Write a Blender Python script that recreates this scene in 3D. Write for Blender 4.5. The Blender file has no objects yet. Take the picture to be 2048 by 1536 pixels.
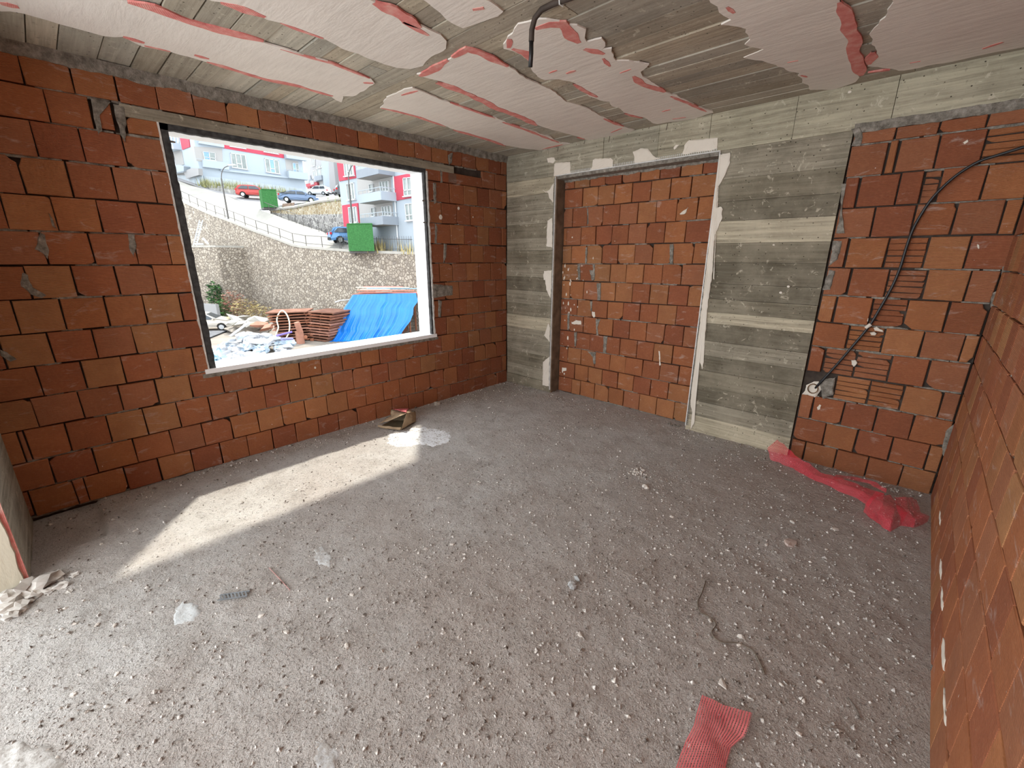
import bpy, bmesh, math, random
import numpy as np
from mathutils import Vector, Matrix, noise as mnoise

# ------------------------------------------------------------------ camera
F = 856.65
YAW, PITCH, ROLL = -0.7540674, 0.2904769, 0.0020566
CAM = Vector((3.81965, -3.96937, 1.59997))
_f = Vector((math.sin(YAW)*math.cos(PITCH), math.cos(YAW)*math.cos(PITCH), -math.sin(PITCH)))
_r = Vector((math.cos(YAW), -math.sin(YAW), 0)); _u = _r.cross(_f)
CR = _r*math.cos(ROLL)+_u*math.sin(ROLL); CU = -_r*math.sin(ROLL)+_u*math.cos(ROLL); CF = _f
scn = bpy.context.scene
col = scn.collection
cd = bpy.data.cameras.new('camera'); cam = bpy.data.objects.new('camera', cd); col.objects.link(cam)
cd.sensor_width = 36; cd.lens = F/2048*36; cd.clip_start = 0.05; cd.clip_end = 600
M = Matrix((CR, CU, -CF)).transposed().to_4x4(); M.translation = CAM
cam.matrix_world = M
scn.camera = cam

# ------------------------------------------------------------------ sky, sun, exposure
SKY = 2.55
SUN = 4.2
world = bpy.data.worlds.new('sky'); scn.world = world; world.use_nodes = True
bg = world.node_tree.nodes['Background']; bg.inputs[0].default_value = (0.90, 0.95, 1.0, 1); bg.inputs[1].default_value = SKY
sl = bpy.data.lights.new('sun', 'SUN'); sl.energy = SUN; sl.angle = 0.035; sl.color = (1.0, 0.94, 0.82)
sun = bpy.data.objects.new('sun', sl); col.objects.link(sun)
SUND = Vector((0.54, -0.42, -1.0)).normalized()
sun.rotation_euler = SUND.to_track_quat('-Z', 'Y').to_euler(); sun.location = (-30, 20, 60)
vs = scn.view_settings
vs.view_transform = 'Standard'; vs.look = 'None'; vs.gamma = 1.0; vs.use_curve_mapping = False
vs.exposure = 0.55
scn.cycles.max_bounces = 12; scn.cycles.diffuse_bounces = 8
# light portals in the room's real openings (they only guide the sky light's sampling)
def portal(name, loc, rot, sx, sy):
    l = bpy.data.lights.new(name, 'AREA'); l.shape = 'RECTANGLE'; l.size = sx; l.size_y = sy
    l.cycles.is_portal = True
    o = bpy.data.objects.new(name, l); col.objects.link(o); o.location = loc; o.rotation_euler = rot
portal('portal_window', (-0.32, -2.2, 1.6), (0, math.radians(-90), 0), 1.7, 2.1)
# fill lamps added in the two open sides behind the camera, brightening the room
def fill_lamp(name, loc, rot, sx, sy, watts, c=(.93, .97, 1.0)):
    l = bpy.data.lights.new(name, 'AREA'); l.shape = 'RECTANGLE'; l.size = sx; l.size_y = sy; l.energy = watts; l.color = c
    o = bpy.data.objects.new(name, l); col.objects.link(o); o.location = loc; o.rotation_euler = rot
fill_lamp('fill_lamp_rear', (2.07, -6.55, 1.45), (math.radians(90), 0, 0), 4.0, 2.4, 80)
fill_lamp('fill_lamp_side', (-0.02, -5.65, 1.45), (0, math.radians(-90), 0), 2.4, 1.7, 50)

# ------------------------------------------------------------------ pixel helpers (photo frame 2048 x 1536)
H = 2.70; W = 4.146
def ray(px, py): return CF + CR*((px-1024)/F) - CU*((py-768)/F)
def at(px, py, d): return CAM + ray(px, py)*d
def hit(px, py, ax, off):
    v = ray(px, py); return CAM + v*((off-CAM[ax])/v[ax])
X0 = lambda px, py: hit(px, py, 0, 0.0)
CEIL = lambda px, py: hit(px, py, 2, H)
FLO = lambda px, py: hit(px, py, 2, 0.0)
class VPlane:                       # a vertical plane through two points
    def __init__(s, a, b):
        s.a = Vector(a); d = Vector(b)-s.a; d.z = 0; s.d = d.normalized()
        s.n = Vector((s.d.y, -s.d.x, 0))
        if s.n.dot(CAM-s.a) < 0: s.n = -s.n
    def hit(s, px, py):
        v = ray(px, py); return CAM + v*((s.a-CAM).dot(s.n)/v.dot(s.n))
    def off(s, o):
        return VPlane(s.a+s.n*o, s.a+s.n*o+s.d)

# ------------------------------------------------------------------ mesh builder and objects
class MB:
    def __init__(s): s.v = []; s.f = []
    def vert(s, p): s.v.append(tuple(p)); return len(s.v)-1
    def face(s, pts): s.f.append([s.vert(p) for p in pts])
    def box(s, c, size, R=None):
        c = Vector(c); h = [x/2 for x in size]; i0 = len(s.v)
        for z in (-1, 1):
            for y in (-1, 1):
                for x in (-1, 1):
                    p = Vector((x*h[0], y*h[1], z*h[2]))
                    if R is not None: p = R @ p
                    s.v.append(tuple(c+p))
        for f in ((0,2,3,1),(4,5,7,6),(0,1,5,4),(2,6,7,3),(0,4,6,2),(1,3,7,5)): s.f.append([i0+k for k in f])
        return s
    def mm(s, a, b):
        a = Vector(a); b = Vector(b); return s.box((a+b)/2, [abs(b[i]-a[i]) for i in range(3)])
    def prism(s, pts, ext):                 # polygon extruded along a vector
        n = len(pts); i0 = len(s.v); ext = Vector(ext)
        for p in pts: s.v.append(tuple(p))
        for p in pts: s.v.append(tuple(Vector(p)+ext))
        s.f.append([i0+k for k in range(n)][::-1]); s.f.append([i0+n+k for k in range(n)])
        for k in range(n):
            k2 = (k+1) % n; s.f.append([i0+k, i0+k2, i0+n+k2, i0+n+k])
        return s
    def tube(s, pts, r, n=8, cap=True):
        pts = [Vector(p) for p in pts]; rs = r if isinstance(r, (list, tuple)) else [r]*len(pts)
        i0 = len(s.v); up = Vector((0, 0, 1)); prev = None
        for k, p in enumerate(pts):
            t = (pts[min(k+1, len(pts)-1)]-pts[max(k-1, 0)]).normalized()
            if prev is None:
                a = t.cross(up)
                if a.length < 1e-3: a = t.cross(Vector((1, 0, 0)))
            else:
                a = prev - t*prev.dot(t)
            a.normalize(); prev = a; b = t.cross(a)
            for j in range(n):
                an = 2*math.pi*j/n; s.v.append(tuple(p+(a*math.cos(an)+b*math.sin(an))*rs[k]))
        for k in range(len(pts)-1):
            for j in range(n):
                j2 = (j+1) % n; s.f.append([i0+k*n+j, i0+k*n+j2, i0+(k+1)*n+j2, i0+(k+1)*n+j])
        if cap:
            s.f.append([i0+j for j in range(n)][::-1]); s.f.append([i0+(len(pts)-1)*n+j for j in range(n)])
        return s
    def lump(s, c, rad, seed, sub=1, rough=.35, R=None):     # irregular stone or lump
        bm = bmesh.new(); bmesh.ops.create_icosphere(bm, subdivisions=sub, radius=1.0)
        i0 = len(s.v); bm.verts.index_update(); c = Vector(c)
        for v in bm.verts:
            k = 1+rough*mnoise.noise(v.co*1.7+Vector((seed*3.1, seed*1.7, seed)))
            p = Vector((v.co.x*rad[0], v.co.y*rad[1], v.co.z*rad[2]))*k
            if R is not None: p = R @ p
            s.v.append(tuple(c+p))
        for f in bm.faces: s.f.append([i0+v.index for v in f.verts])
        bm.free(); return s
    def build(s, name, mat, parent=None, smooth=False, color=None, fix=True):
        me = bpy.data.meshes.new(name); me.from_pydata(s.v, [], s.f); me.update()
        if fix:
            bm = bmesh.new(); bm.from_mesh(me); bmesh.ops.recalc_face_normals(bm, faces=bm.faces[:]); bm.to_mesh(me); bm.free()
        return link(name, me, mat, parent, smooth, color)
def link(name, me, mat, parent=None, smooth=False, color=None):
    if mat is not None and not len(me.materials): me.materials.append(mat)
    if smooth: me.polygons.foreach_set('use_smooth', [True]*len(me.polygons))
    o = bpy.data.objects.new(name, me); col.objects.link(o)
    if color is not None: o.color = (*color, 1) if len(color) == 3 else color
    if parent is not None: setp(o, parent)
    return o
def setp(o, p):
    o.parent = p
    if p.type == 'EMPTY': o.matrix_parent_inverse = Matrix.Translation(-p.location)
def thing(name, label, cat, loc=(0, 0, 0), group=None):
    o = bpy.data.objects.new(name, None); col.objects.link(o); o.location = loc; o.empty_display_size = .1
    return tag(o, label, cat, group)
def tag(o, label, cat=None, group=None, kind=None):
    o['label'] = label
    if cat: o['category'] = cat
    if group: o['group'] = group
    if kind: o['kind'] = kind
    return o
def struct(o, label=None):
    o['kind'] = 'structure'
    if label: o['label'] = label
    return o

# ------------------------------------------------------------------ materials
class NT:
    def __init__(s, name, rough=.85):
        s.m = bpy.data.materials.new(name); s.m.use_nodes = True; s.t = s.m.node_tree
        s.b = s.t.nodes['Principled BSDF']; s.b.inputs['Roughness'].default_value = rough
        s.b.inputs['Specular IOR Level'].default_value = .25
    def n(s, typ, **kw):
        k = s.t.nodes.new(typ)
        for a, v in kw.items(): setattr(k, a, v)
        return k
    def L(s, a, b): s.t.links.new(a, b)
    def inp(s, sock, v):
        if isinstance(v, (int, float)): sock.default_value = v
        elif isinstance(v, (tuple, list)):
            sock.default_value = (*v, 1) if (len(v) == 3 and sock.type == 'RGBA') else v
        else: s.L(v, sock)
    def pos(s): return s.n('ShaderNodeNewGeometry').outputs['Position']
    def objc(s): return s.n('ShaderNodeObjectInfo').outputs['Color']
    def orand(s): return s.n('ShaderNodeObjectInfo').outputs['Random']
    def sep(s, v):
        k = s.n('ShaderNodeSeparateXYZ'); s.L(v, k.inputs[0]); return k.outputs
    def scale(s, v, sc):
        k = s.n('ShaderNodeVectorMath', operation='MULTIPLY'); s.L(v, k.inputs[0]); k.inputs[1].default_value = sc; return k.outputs[0]
    def addv(s, v, w):
        k = s.n('ShaderNodeVectorMath', operation='ADD'); s.L(v, k.inputs[0]); s.inp(k.inputs[1], w); return k.outputs[0]
    def noise(s, v, sc, det=4, rough=.55, dist=0):
        k = s.n('ShaderNodeTexNoise'); s.L(v, k.inputs['Vector']); k.inputs['Scale'].default_value = sc
        k.inputs['Detail'].default_value = det; k.inputs['Roughness'].default_value = rough; k.inputs['Distortion'].default_value = dist
        return k.outputs['Fac']
    def vor(s, v, sc, feat='F1', out='Distance', rnd=1):
        k = s.n('ShaderNodeTexVoronoi', feature=feat); s.L(v, k.inputs['Vector']); k.inputs['Scale'].default_value = sc
        k.inputs['Randomness'].default_value = rnd
        return k.outputs[out]
    def wave(s, v, sc, axis='Z', dist=1.0, ds=1.0, det=2):
        k = s.n('ShaderNodeTexWave', wave_type='BANDS', bands_direction=axis); s.L(v, k.inputs['Vector'])
        k.inputs['Scale'].default_value = sc; k.inputs['Distortion'].default_value = dist; k.inputs['Detail Scale'].default_value = ds
        k.inputs['Detail'].default_value = det
        return k.outputs['Fac']
    def math(s, op, a, b=0.0, clamp=False):
        k = s.n('ShaderNodeMath', operation=op, use_clamp=clamp); s.inp(k.inputs[0], a); s.inp(k.inputs[1], b); return k.outputs[0]
    def mix(s, fac, a, b, typ='MIX'):
        k = s.n('ShaderNodeMix', data_type='RGBA', blend_type=typ); s.inp(k.inputs[0], fac); s.inp(k.inputs[6], a); s.inp(k.inputs[7], b)
        return k.outputs[2]
    def ramp(s, fac, stops, interp='LINEAR'):
        k = s.n('ShaderNodeValToRGB'); s.inp(k.inputs[0], fac); e = k.color_ramp.elements; k.color_ramp.interpolation = interp
        while len(e) < len(stops): e.new(0.5)
        for i, (p, c) in enumerate(stops):
            e[i].position = p; e[i].color = (*c, 1) if isinstance(c, (tuple, list)) else (c, c, c, 1)
        return k.outputs[0]
    def step(s, fac, lo, hi): return s.ramp(fac, [(lo, 0.0), (hi, 1.0)])
    def bump(s, h, strength=.5, dist=.01, prev=None):
        k = s.n('ShaderNodeBump'); k.inputs['Strength'].default_value = strength; k.inputs['Distance'].default_value = dist
        s.L(h, k.inputs['Height'])
        if prev is not None: s.L(prev, k.inputs['Normal'])
        return k.outputs[0]
    def out(s, colr=None, bump=None, rough=None):
        if colr is not None: s.inp(s.b.inputs['Base Color'], colr)
        if bump is not None: s.L(bump, s.b.inputs['Normal'])
        if rough is not None: s.inp(s.b.inputs['Roughness'], rough)
        return s.m
def flat(name, c, rough=.7, var=.12, sc=3.0, metal=0, spec=.25):
    t = NT(name, rough); p = t.pos(); k = t.noise(p, sc, 4)
    c0 = tuple(x*(1-var) for x in c); c1 = tuple(min(1, x*(1+var)) for x in c)
    t.b.inputs['Metallic'].default_value = metal; t.b.inputs['Specular IOR Level'].default_value = spec
    return t.out(t.ramp(k, [(.3, c0), (.7, c1)]))

def m_brick(name, axis):
    t = NT(name, .82); p = t.pos(); oc = t.objc(); r = t.orand()
    p2 = t.addv(p, t.scale(t.n('ShaderNodeCombineXYZ').outputs[0], (1, 1, 1)))
    n1 = t.noise(p, 9, 5, .6); n2 = t.noise(p, 60, 3, .6)
    c = t.mix(t.math('MULTIPLY', n1, .75), oc, (.24, .075, .035))
    c = t.mix(t.math('MULTIPLY', t.step(n2, .45, .75), .35), c, t.mix(.5, oc, (.55, .24, .12)))
    comb = t.wave(p, 44, axis, .8, 2.0, 2)
    c = t.mix(t.math('MULTIPLY', comb, .34), c, t.mix(.5, oc, (.09, .028, .014)))
    big = t.noise(t.addv(p, t.scale(oc, (40, 40, 40))), 5.5, 4, .6)
    c = t.mix(t.math('MULTIPLY', t.step(big, .42, .70), .55), c, t.mix(.55, oc, (.13, .045, .026)))
    # dusty cement smears with their own shapes
    sm = t.noise(t.scale(p, (3.1, 3.1, 9.0)), 1.9, 6, .7, .6)
    c = t.mix(t.math('MULTIPLY', t.step(sm, .58, .72), .50), c, (.52, .42, .37))
    sp = t.noise(p, 34, 2, .5)
    c = t.mix(t.math('MULTIPLY', t.step(sp, .765, .79), .8), c, (.75, .70, .64))
    b = t.bump(comb, .5, .004); b = t.bump(n2, .5, .004, b)
    return t.out(c, b)
M_BRICK = m_brick('fired_clay_brick', 'Z')
M_BRICKV = m_brick('fired_clay_brick_end', 'X')

def m_mortar():
    t = NT('grey_mortar', .95); p = t.pos(); n = t.noise(p, 26, 6, .7); n2 = t.noise(p, 110, 3, .6)
    c = t.ramp(n, [(.30, (.095, .082, .066)), (.48, (.205, .185, .155)), (.60, (.29, .265, .225)), (.75, (.42, .39, .34))])
    return t.out(c, t.bump(n2, .7, .006, t.bump(n, .6, .012)))
M_MORTAR = m_mortar()
M_DARKJOINT = flat('old_dark_mortar', (.055, .042, .034), .95, .3, 20)

def m_concrete(name, tint=(1.0, .955, .85), streak='X', oc=True, dk=.66):
    t = NT(name, .88); p = t.pos(); st = {'X': (1.0, 1.0, 26), 'Y': (1.0, 26, 1.0)}[streak]
    n = t.noise(t.scale(p, st), 1.5, 6, .65, .4); n1 = t.noise(p, 3.0, 6, .65); n2 = t.noise(p, 45, 4, .6)
    base = t.objc() if oc else (.34, .31, .26)
    d = t.mix(t.step(n, .36, .64), t.mix(dk, base, (.060, .050, .034)), base)
    nb = t.noise(t.scale(p, (1, 1, 2.5)), 2.1, 5, .65, .5)
    d = t.mix(t.math('MULTIPLY', t.step(nb, .48, .68), .85*dk), d, t.mix(.5, base, (.075, .064, .046)))
    d = t.mix(t.math('MULTIPLY', t.step(n1, .40, .72), .55), d, t.mix(.45, base, (.60, .56, .48)))
    d = t.mix(t.math('MULTIPLY', t.step(t.noise(p, 13, 5, .7, 1.2), .60, .66), .55), d, (.60, .565, .49))
    d = t.mix(t.math('MULTIPLY', t.step(n2, .62, .7), .4), d, (.10, .09, .075))
    pits = t.step(t.vor(p, 26), .06, .11)
    d = t.mix(t.math('SUBTRACT', 1.0, pits), d, (.07, .06, .05))
    b = t.bump(n, .5, .006); b = t.bump(n2, .45, .004, b); b = t.bump(pits, .8, .006, b)
    return t.out(t.mix(1.0, d, tint, 'MULTIPLY'), b)
M_CONC = m_concrete('board_marked_concrete')
M_CEIL = m_concrete('formwork_ceiling_concrete', (1.0, .97, .90), 'Y', dk=.40)
M_BEAM = m_concrete('beam_concrete', (1.0, .98, .9), 'X')

def m_plaster(name, c0, c1):
    t = NT(name, .8); p = t.pos(); n = t.noise(p, 2.2, 5, .6); n2 = t.noise(t.scale(p, (4, 22, 4)), 1, 5, .6, .3); n3 = t.noise(p, 55, 3)
    c = t.ramp(n, [(.3, c0), (.7, c1)])
    c = t.mix(t.math('MULTIPLY', t.step(n2, .55, .8), .22), c, tuple(x*.7 for x in c0))
    return t.out(c, t.bump(n3, .2, .003, t.bump(n2, .45, .008)))
M_PLASTER = m_plaster('gypsum_plaster', (.70, .645, .585), (.80, .745, .68))
M_WHITE = m_plaster('white_render', (.80, .82, .84), (.88, .90, .92))
M_DAB = m_plaster('plaster_dab', (.66, .60, .51), (.76, .70, .61))
M_CREAM = m_plaster('cream_plaster', (.50, .46, .36), (.58, .53, .42))

def m_mesh(name, c, cell, dens, rough=.5):
    t = NT(name, rough); p = t.pos(); s = t.sep(p)
    n = t.noise(p, 30, 3)
    def lines(v):
        f = t.math('FRACT', t.math('MULTIPLY', v, 1.0/cell)); return t.math('LESS_THAN', f, dens)
    return t, lines, s, n
def m_redstrip():
    t = NT('red_plaster_mesh', .75); p = t.pos(); n = t.noise(p, 16, 4, .6); w = t.wave(p, 55, 'Y', .5, 1, 1)
    c = t.ramp(n, [(.25, (.56, .15, .14)), (.5, (.68, .24, .21)), (.75, (.74, .44, .38))])
    return t.out(c, t.bump(w, .4, .002))
M_RED = m_redstrip()
def m_net(name, c0, c1, cell, dens, ang=0.0):
    t = NT(name, .45); co = t.n('ShaderNodeTexCoord').outputs['UV']; s = t.sep(co)
    def lin(v, d):
        f = t.math('FRACT', t.math('MULTIPLY', v, 1.0/cell)); return t.math('LESS_THAN', f, d)
    a = t.math('MAXIMUM', lin(s[0], dens[0]), lin(s[1], dens[1]))
    n = t.noise(t.pos(), 12, 3)
    t.L(t.math('MULTIPLY', a, 1.0), t.b.inputs['Alpha'])
    return t.out(t.ramp(n, [(.3, c0), (.7, c1)]))
M_NET = m_net('red_net', (.66, .02, .05), (.82, .05, .09), .006, (.30, .22))
M_NET2 = m_net('faded_red_net', (.52, .10, .11), (.66, .19, .19), .0085, (.26, .62))

# =================================================================== ROOM SHELL
rnd = random.Random(7)
YB = -6.6                                    # room runs on behind the camera to an open side
# ---- floor: rough cement screed, a real uneven surface
def m_floor():
    t = NT('cement_screed', .93); p = t.pos(); s = t.sep(p)
    n0 = t.noise(p, .9, 4, .55); n1 = t.noise(p, 5, 6, .65); n2 = t.noise(p, 38, 5, .65); n3 = t.noise(p, 120, 3, .6)
    c = t.ramp(n1, [(.28, (.47, .44, .41)), (.5, (.66, .635, .605)), (.72, (.72, .705, .68))])
    # brick dust trodden in; browner to the right, with red bounce light painted in
    wd = t.math('MULTIPLY', t.step(n0, .40, .62), .40)
    c = t.mix(wd, c, (.50, .41, .355))
    nx = t.math('ADD', s[0], t.math('MULTIPLY', n0, 1.6))
    c = t.mix(t.math('MULTIPLY', t.ramp(t.math('MULTIPLY', nx, .2), [(.50, 0.0), (.92, 1.0)]), .55), c, (.50, .41, .355))
    c = t.mix(t.math('MULTIPLY', t.step(n2, .52, .70), .40), c, (.64, .61, .575))
    c = t.mix(t.math('MULTIPLY', t.math('SUBTRACT', 1.0, t.step(n2, .28, .40)), .50), c, (.13, .11, .095))
    n4 = t.noise(p, 85, 4, .7)
    c = t.mix(t.math('MULTIPLY', t.math('SUBTRACT', 1.0, t.step(n4, .34, .42)), .62), c, (.12, .10, .085))
    c = t.mix(t.math('MULTIPLY', t.step(n4, .56, .68), .45), c, (.70, .675, .64))
    sp = t.vor(p, 36, out='Distance'); spk = t.math('SUBTRACT', 1.0, t.step(sp, .05, .10))
    c = t.mix(t.math('MULTIPLY', spk, t.step(n1, .5, .6)), c, (.66, .63, .58))
    b = t.bump(n1, .6, .03); b = t.bump(n2, 1.0, .030, b); b = t.bump(n4, 1.0, .016, b); b = t.bump(n3, .6, .006, b)
    return t.out(c, b)
M_FLOOR = m_floor()
def floor_z(x, y):
    v = Vector((x, y, 0))
    z = .006*mnoise.noise(v*1.1) + .005*mnoise.noise(v*5) + .004*mnoise.noise(v*14) + .0028*mnoise.noise(v*33)
    if x < .55 and y < -4.02: z -= .022*min(1, (-4.02-y)/.02)*min(1, (.55-x)/.02)
    # low mound of dried mortar at the bottom left
    return z-.006
def make_floor():
    nx, ny = 210, 330; x0, x1, y0, y1 = -.02, 4.2, YB, .16
    me = bpy.data.meshes.new('floor'); vs_ = []; fs = []
    for j in range(ny+1):
        y = y0+(y1-y0)*j/ny
        for i in range(nx+1):
            x = x0+(x1-x0)*i/nx; vs_.append((x, y, floor_z(x, y)))
    for j in range(ny):
        for i in range(nx):
            a = j*(nx+1)+i; fs.append((a, a+1, a+nx+2, a+nx+1))
    # slab underneath
    k = len(vs_)
    for (x, y) in ((x0-.3, y0), (x1+.3, y0), (x1+.3, y1+.3), (x0-.3, y1+.3)):
        vs_.append((x, y, -.03)); vs_.append((x, y, -.25))
    fs += [(k, k+2, k+4, k+6), (k+1, k+7, k+5, k+3), (k, k+1, k+3, k+2), (k+2, k+3, k+5, k+4), (k+4, k+5, k+7, k+6), (k+6, k+7, k+1, k)]
    me.from_pydata(vs_, [], fs); me.update()
    return struct(link('floor', me, M_FLOOR, smooth=True), 'rough dusty grey cement screed floor')
floor = make_floor()

# ---- ceiling slab and the board imprints of its formwork
mb = MB(); mb.mm((-.3, YB, H+.012), (W+.3, .35, H+.25))
ceiling = struct(mb.build('ceiling', M_CEIL, color=(.26, .24, .20)), 'bare concrete ceiling with formwork board marks and plaster patches')
ys = [-.0]
while ys[-1] > -2.30: ys.append(ys[-1]-rnd.uniform(.115, .165))
ys[-1] = -2.36
ys += [-2.494, -2.60, -2.719, -2.895, -3.058, -3.21, -3.338, -3.489, -3.653, -3.77, -3.92]
while ys[-1] > YB: ys.append(ys[-1]-rnd.uniform(.12, .17))
for a, b in zip(ys[:-1], ys[1:]):
    # each board left its own level and grain; boards butt-join along their length
    x = -.0; 
    while x < W:
        x2 = min(W, x+rnd.uniform(1.1, 2.4))
        if W-x2 < .4: x2 = W
        dz = rnd.uniform(-.004, .005); g = rnd.uniform(.82, 1.18); wm = rnd.uniform(-.02, .02)
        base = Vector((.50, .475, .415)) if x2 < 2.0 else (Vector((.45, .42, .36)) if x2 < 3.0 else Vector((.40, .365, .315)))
        mb = MB(); q = rnd.uniform(.004, .011)
        mb.mm((x+.001, b+q*.5, H+dz-.0), (x2-.001, a-q*.5, H+.012))
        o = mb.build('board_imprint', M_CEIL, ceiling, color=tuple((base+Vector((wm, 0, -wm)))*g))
        x = x2

def patch(px, name, mat, parent, z, th, ext=None, seed=0, rough=.012, color=None, plane=None):
    pts = [CEIL(*p) if not isinstance(p, Vector) else p for p in px]
    out = []
    n = len(pts)
    for i in range(n):
        a = pts[i]; b = pts[(i+1) % n]; L = (b-a).length; k = max(1, int(L/.035))
        for j in range(k):
            p = a.lerp(b, j/k); t = (b-a).normalized() if L > 0 else Vector((1, 0, 0)); nn = Vector((-t.y, t.x, 0))
            w = mnoise.noise(p*9+Vector((seed, 0, 0)))*rough + mnoise.noise(p*31+Vector((seed, 5, 0)))*rough*.6
            out.append(Vector((p.x, p.y, z))+nn*w)
    mb = MB()
    # bevelled edge: outer ring at the slab, inner ring slightly lower so that the patch is a feathered layer
    c = sum(out, Vector())/len(out); i0 = 0; n = len(out)
    mb.v = [tuple(p) for p in out]
    for i, p in enumerate(out):
        t = (out[(i+1) % n]-out[i-1]).normalized(); nn = Vector((-t.y, t.x, 0)); 
        if nn.dot(c-p) < 0 and len(px) < 8: nn = -nn
        mb.v.append(tuple(Vector((p.x, p.y, z-th))))
    mb.f.append(list(range(n, 2*n)))
    for i in range(n):
        j = (i+1) % n; mb.f.append([i, j, n+j, n+i])
    return mb.build(name, mat, parent, color=color)
def cy(px, py, y):           # the ceiling point on the line of a patch edge prolonged out of frame
    p = CEIL(px, py); return Vector((p.x, y, H))
YE = -5.6
P1 = [cy(0, 20, YE), (0, 18), (44, 24), (116, 44), (205, 68), (246, 70), (284, 89), (342, 101), (410, 120), (468, 137), (533, 155), (598, 171), (660, 190), (681, 202), (686, 190), (705, 190), (726, 179), (749, 164), (743, 155), (705, 141), (664, 123), (588, 102), (529, 82), (441, 58), (376, 36), (308, 14), (253, 0), cy(253, 0, YE)]
P2 = [cy(424, 0, YE), (424, 0), (472, 7), (506, 20), (533, 34), (560, 41), (600, 58), (646, 73), (699, 100), (743, 117), (793, 132), (822, 136), (846, 129), (863, 110), (893, 94), (893, 79), (881, 67), (846, 50), (793, 23), (749, 0), cy(749, 0, YE)]
P3 = [cy(850, 0, YE), (852, 0), (878, 23), (890, 35), (928, 54), (966, 38), (1004, 20), (980, 0), cy(980, 0, YE)]
Q1 = [(761, 214), (775, 193), (796, 182), (825, 173), (840, 179), (895, 202), (940, 218), (992, 234), (1057, 258), (1100, 272), (1123, 284), (1140, 286), (1082, 299), (1057, 297), (998, 287), (910, 258), (837, 232), (793, 220)]
Q2 = [(836, 147), (898, 114), (934, 94), (957, 101), (1016, 129), (1060, 158), (1102, 176), (1134, 202), (1181, 217), (1208, 232), (1240, 249), (1269, 258), (1237, 272), (1181, 280), (1158, 272), (1105, 258), (1076, 249), (1041, 234), (988, 211), (944, 185), (900, 167)]
Q3 = [(1013, 70), (1038, 47), (1076, 37), (1123, 40), (1152, 48), (1167, 56), (1174, 81), (1208, 73), (1205, 97), (1222, 94), (1234, 117), (1298, 126), (1281, 141), (1298, 158), (1322, 173), (1345, 187), (1392, 205), (1427, 223), (1380, 237), (1316, 246), (1290, 234), (1249, 223), (1216, 202), (1178, 190), (1149, 164), (1117, 155), (1088, 158), (1064, 141), (1058, 117), (1026, 97), (1013, 94)]
R1 = [cy(1425, 0, YE), (1425, 0), (1432, 10), (1435, 22), (1460, 35), (1441, 47), (1485, 57), (1504, 76), (1492, 85), (1527, 95), (1485, 114), (1536, 120), (1558, 130), (1590, 142), (1602, 155), (1621, 177), (1669, 177), (1713, 161), (1726, 146), (1716, 111), (1707, 63), (1694, 19), (1675, 0), cy(1675, 0, YE)]
R2 = [cy(1792, 0, YE), (1792, 0), (1764, 32), (1739, 66), (1751, 104), (1735, 130), (1808, 139), (1906, 120), (1979, 104), (2044, 91), Vector((W-.02, CEIL(2044, 91).y, H)), Vector((W-.02, YE, H))]
patches = []
for i, pp in enumerate((P1, P2, P3, Q1, Q2, Q3, R1, R2)):
    patches.append(patch(pp, 'plaster_patch', M_PLASTER, ceiling, H, .008, seed=i*7.3, rough=.024 if i > 4 else .016))
# strips of red reinforcing mesh left showing along the patch edges
def strip(px, w, parent, seed):
    pts = [CEIL(*p) for p in px]; mbp = []; rs = []
    dense = []
    for a, b in zip(pts[:-1], pts[1:]):
        k = max(1, int((b-a).length/.03)); dense += [a.lerp(b, j/k) for j in range(k)]
    dense.append(pts[-1]); n = len(dense); Lr = []; Rr = []
    for i, p in enumerate(dense):
        t = (dense[min(i+1, n-1)]-dense[max(i-1, 0)]).normalized(); nn = Vector((-t.y, t.x, 0))
        k = .5*w*(1+.55*mnoise.noise(p*11+Vector((seed, 0, 0))))*(.35+.65*min(1, min(i, n-1-i)/2.5))
        off = .35*w*mnoise.noise(p*5+Vector((seed, 3, 0)))
        q = p+nn*off
        Lr.append(q+nn*k); Rr.append(q-nn*k)
    mb = MB(); z0 = H-.001; z1 = H-.0098
    poly = [Vector((p.x, p.y, z0)) for p in Lr+Rr[::-1]]
    m = len(Lr)
    mb.v = [tuple(Vector((p.x, p.y, z1))) for p in Lr]+[tuple(Vector((p.x, p.y, z1))) for p in Rr]+[tuple(Vector((p.x, p.y, z0))) for p in Lr]+[tuple(Vector((p.x, p.y, z0))) for p in Rr]
    for i in range(m-1):
        mb.f += [[i, i+1, m+i+1, m+i], [i, 2*m+i, 2*m+i+1, i+1], [m+i, m+i+1, 3*m+i+1, 3*m+i]]
    return mb.build('mesh_strip', M_RED, parent)
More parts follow.
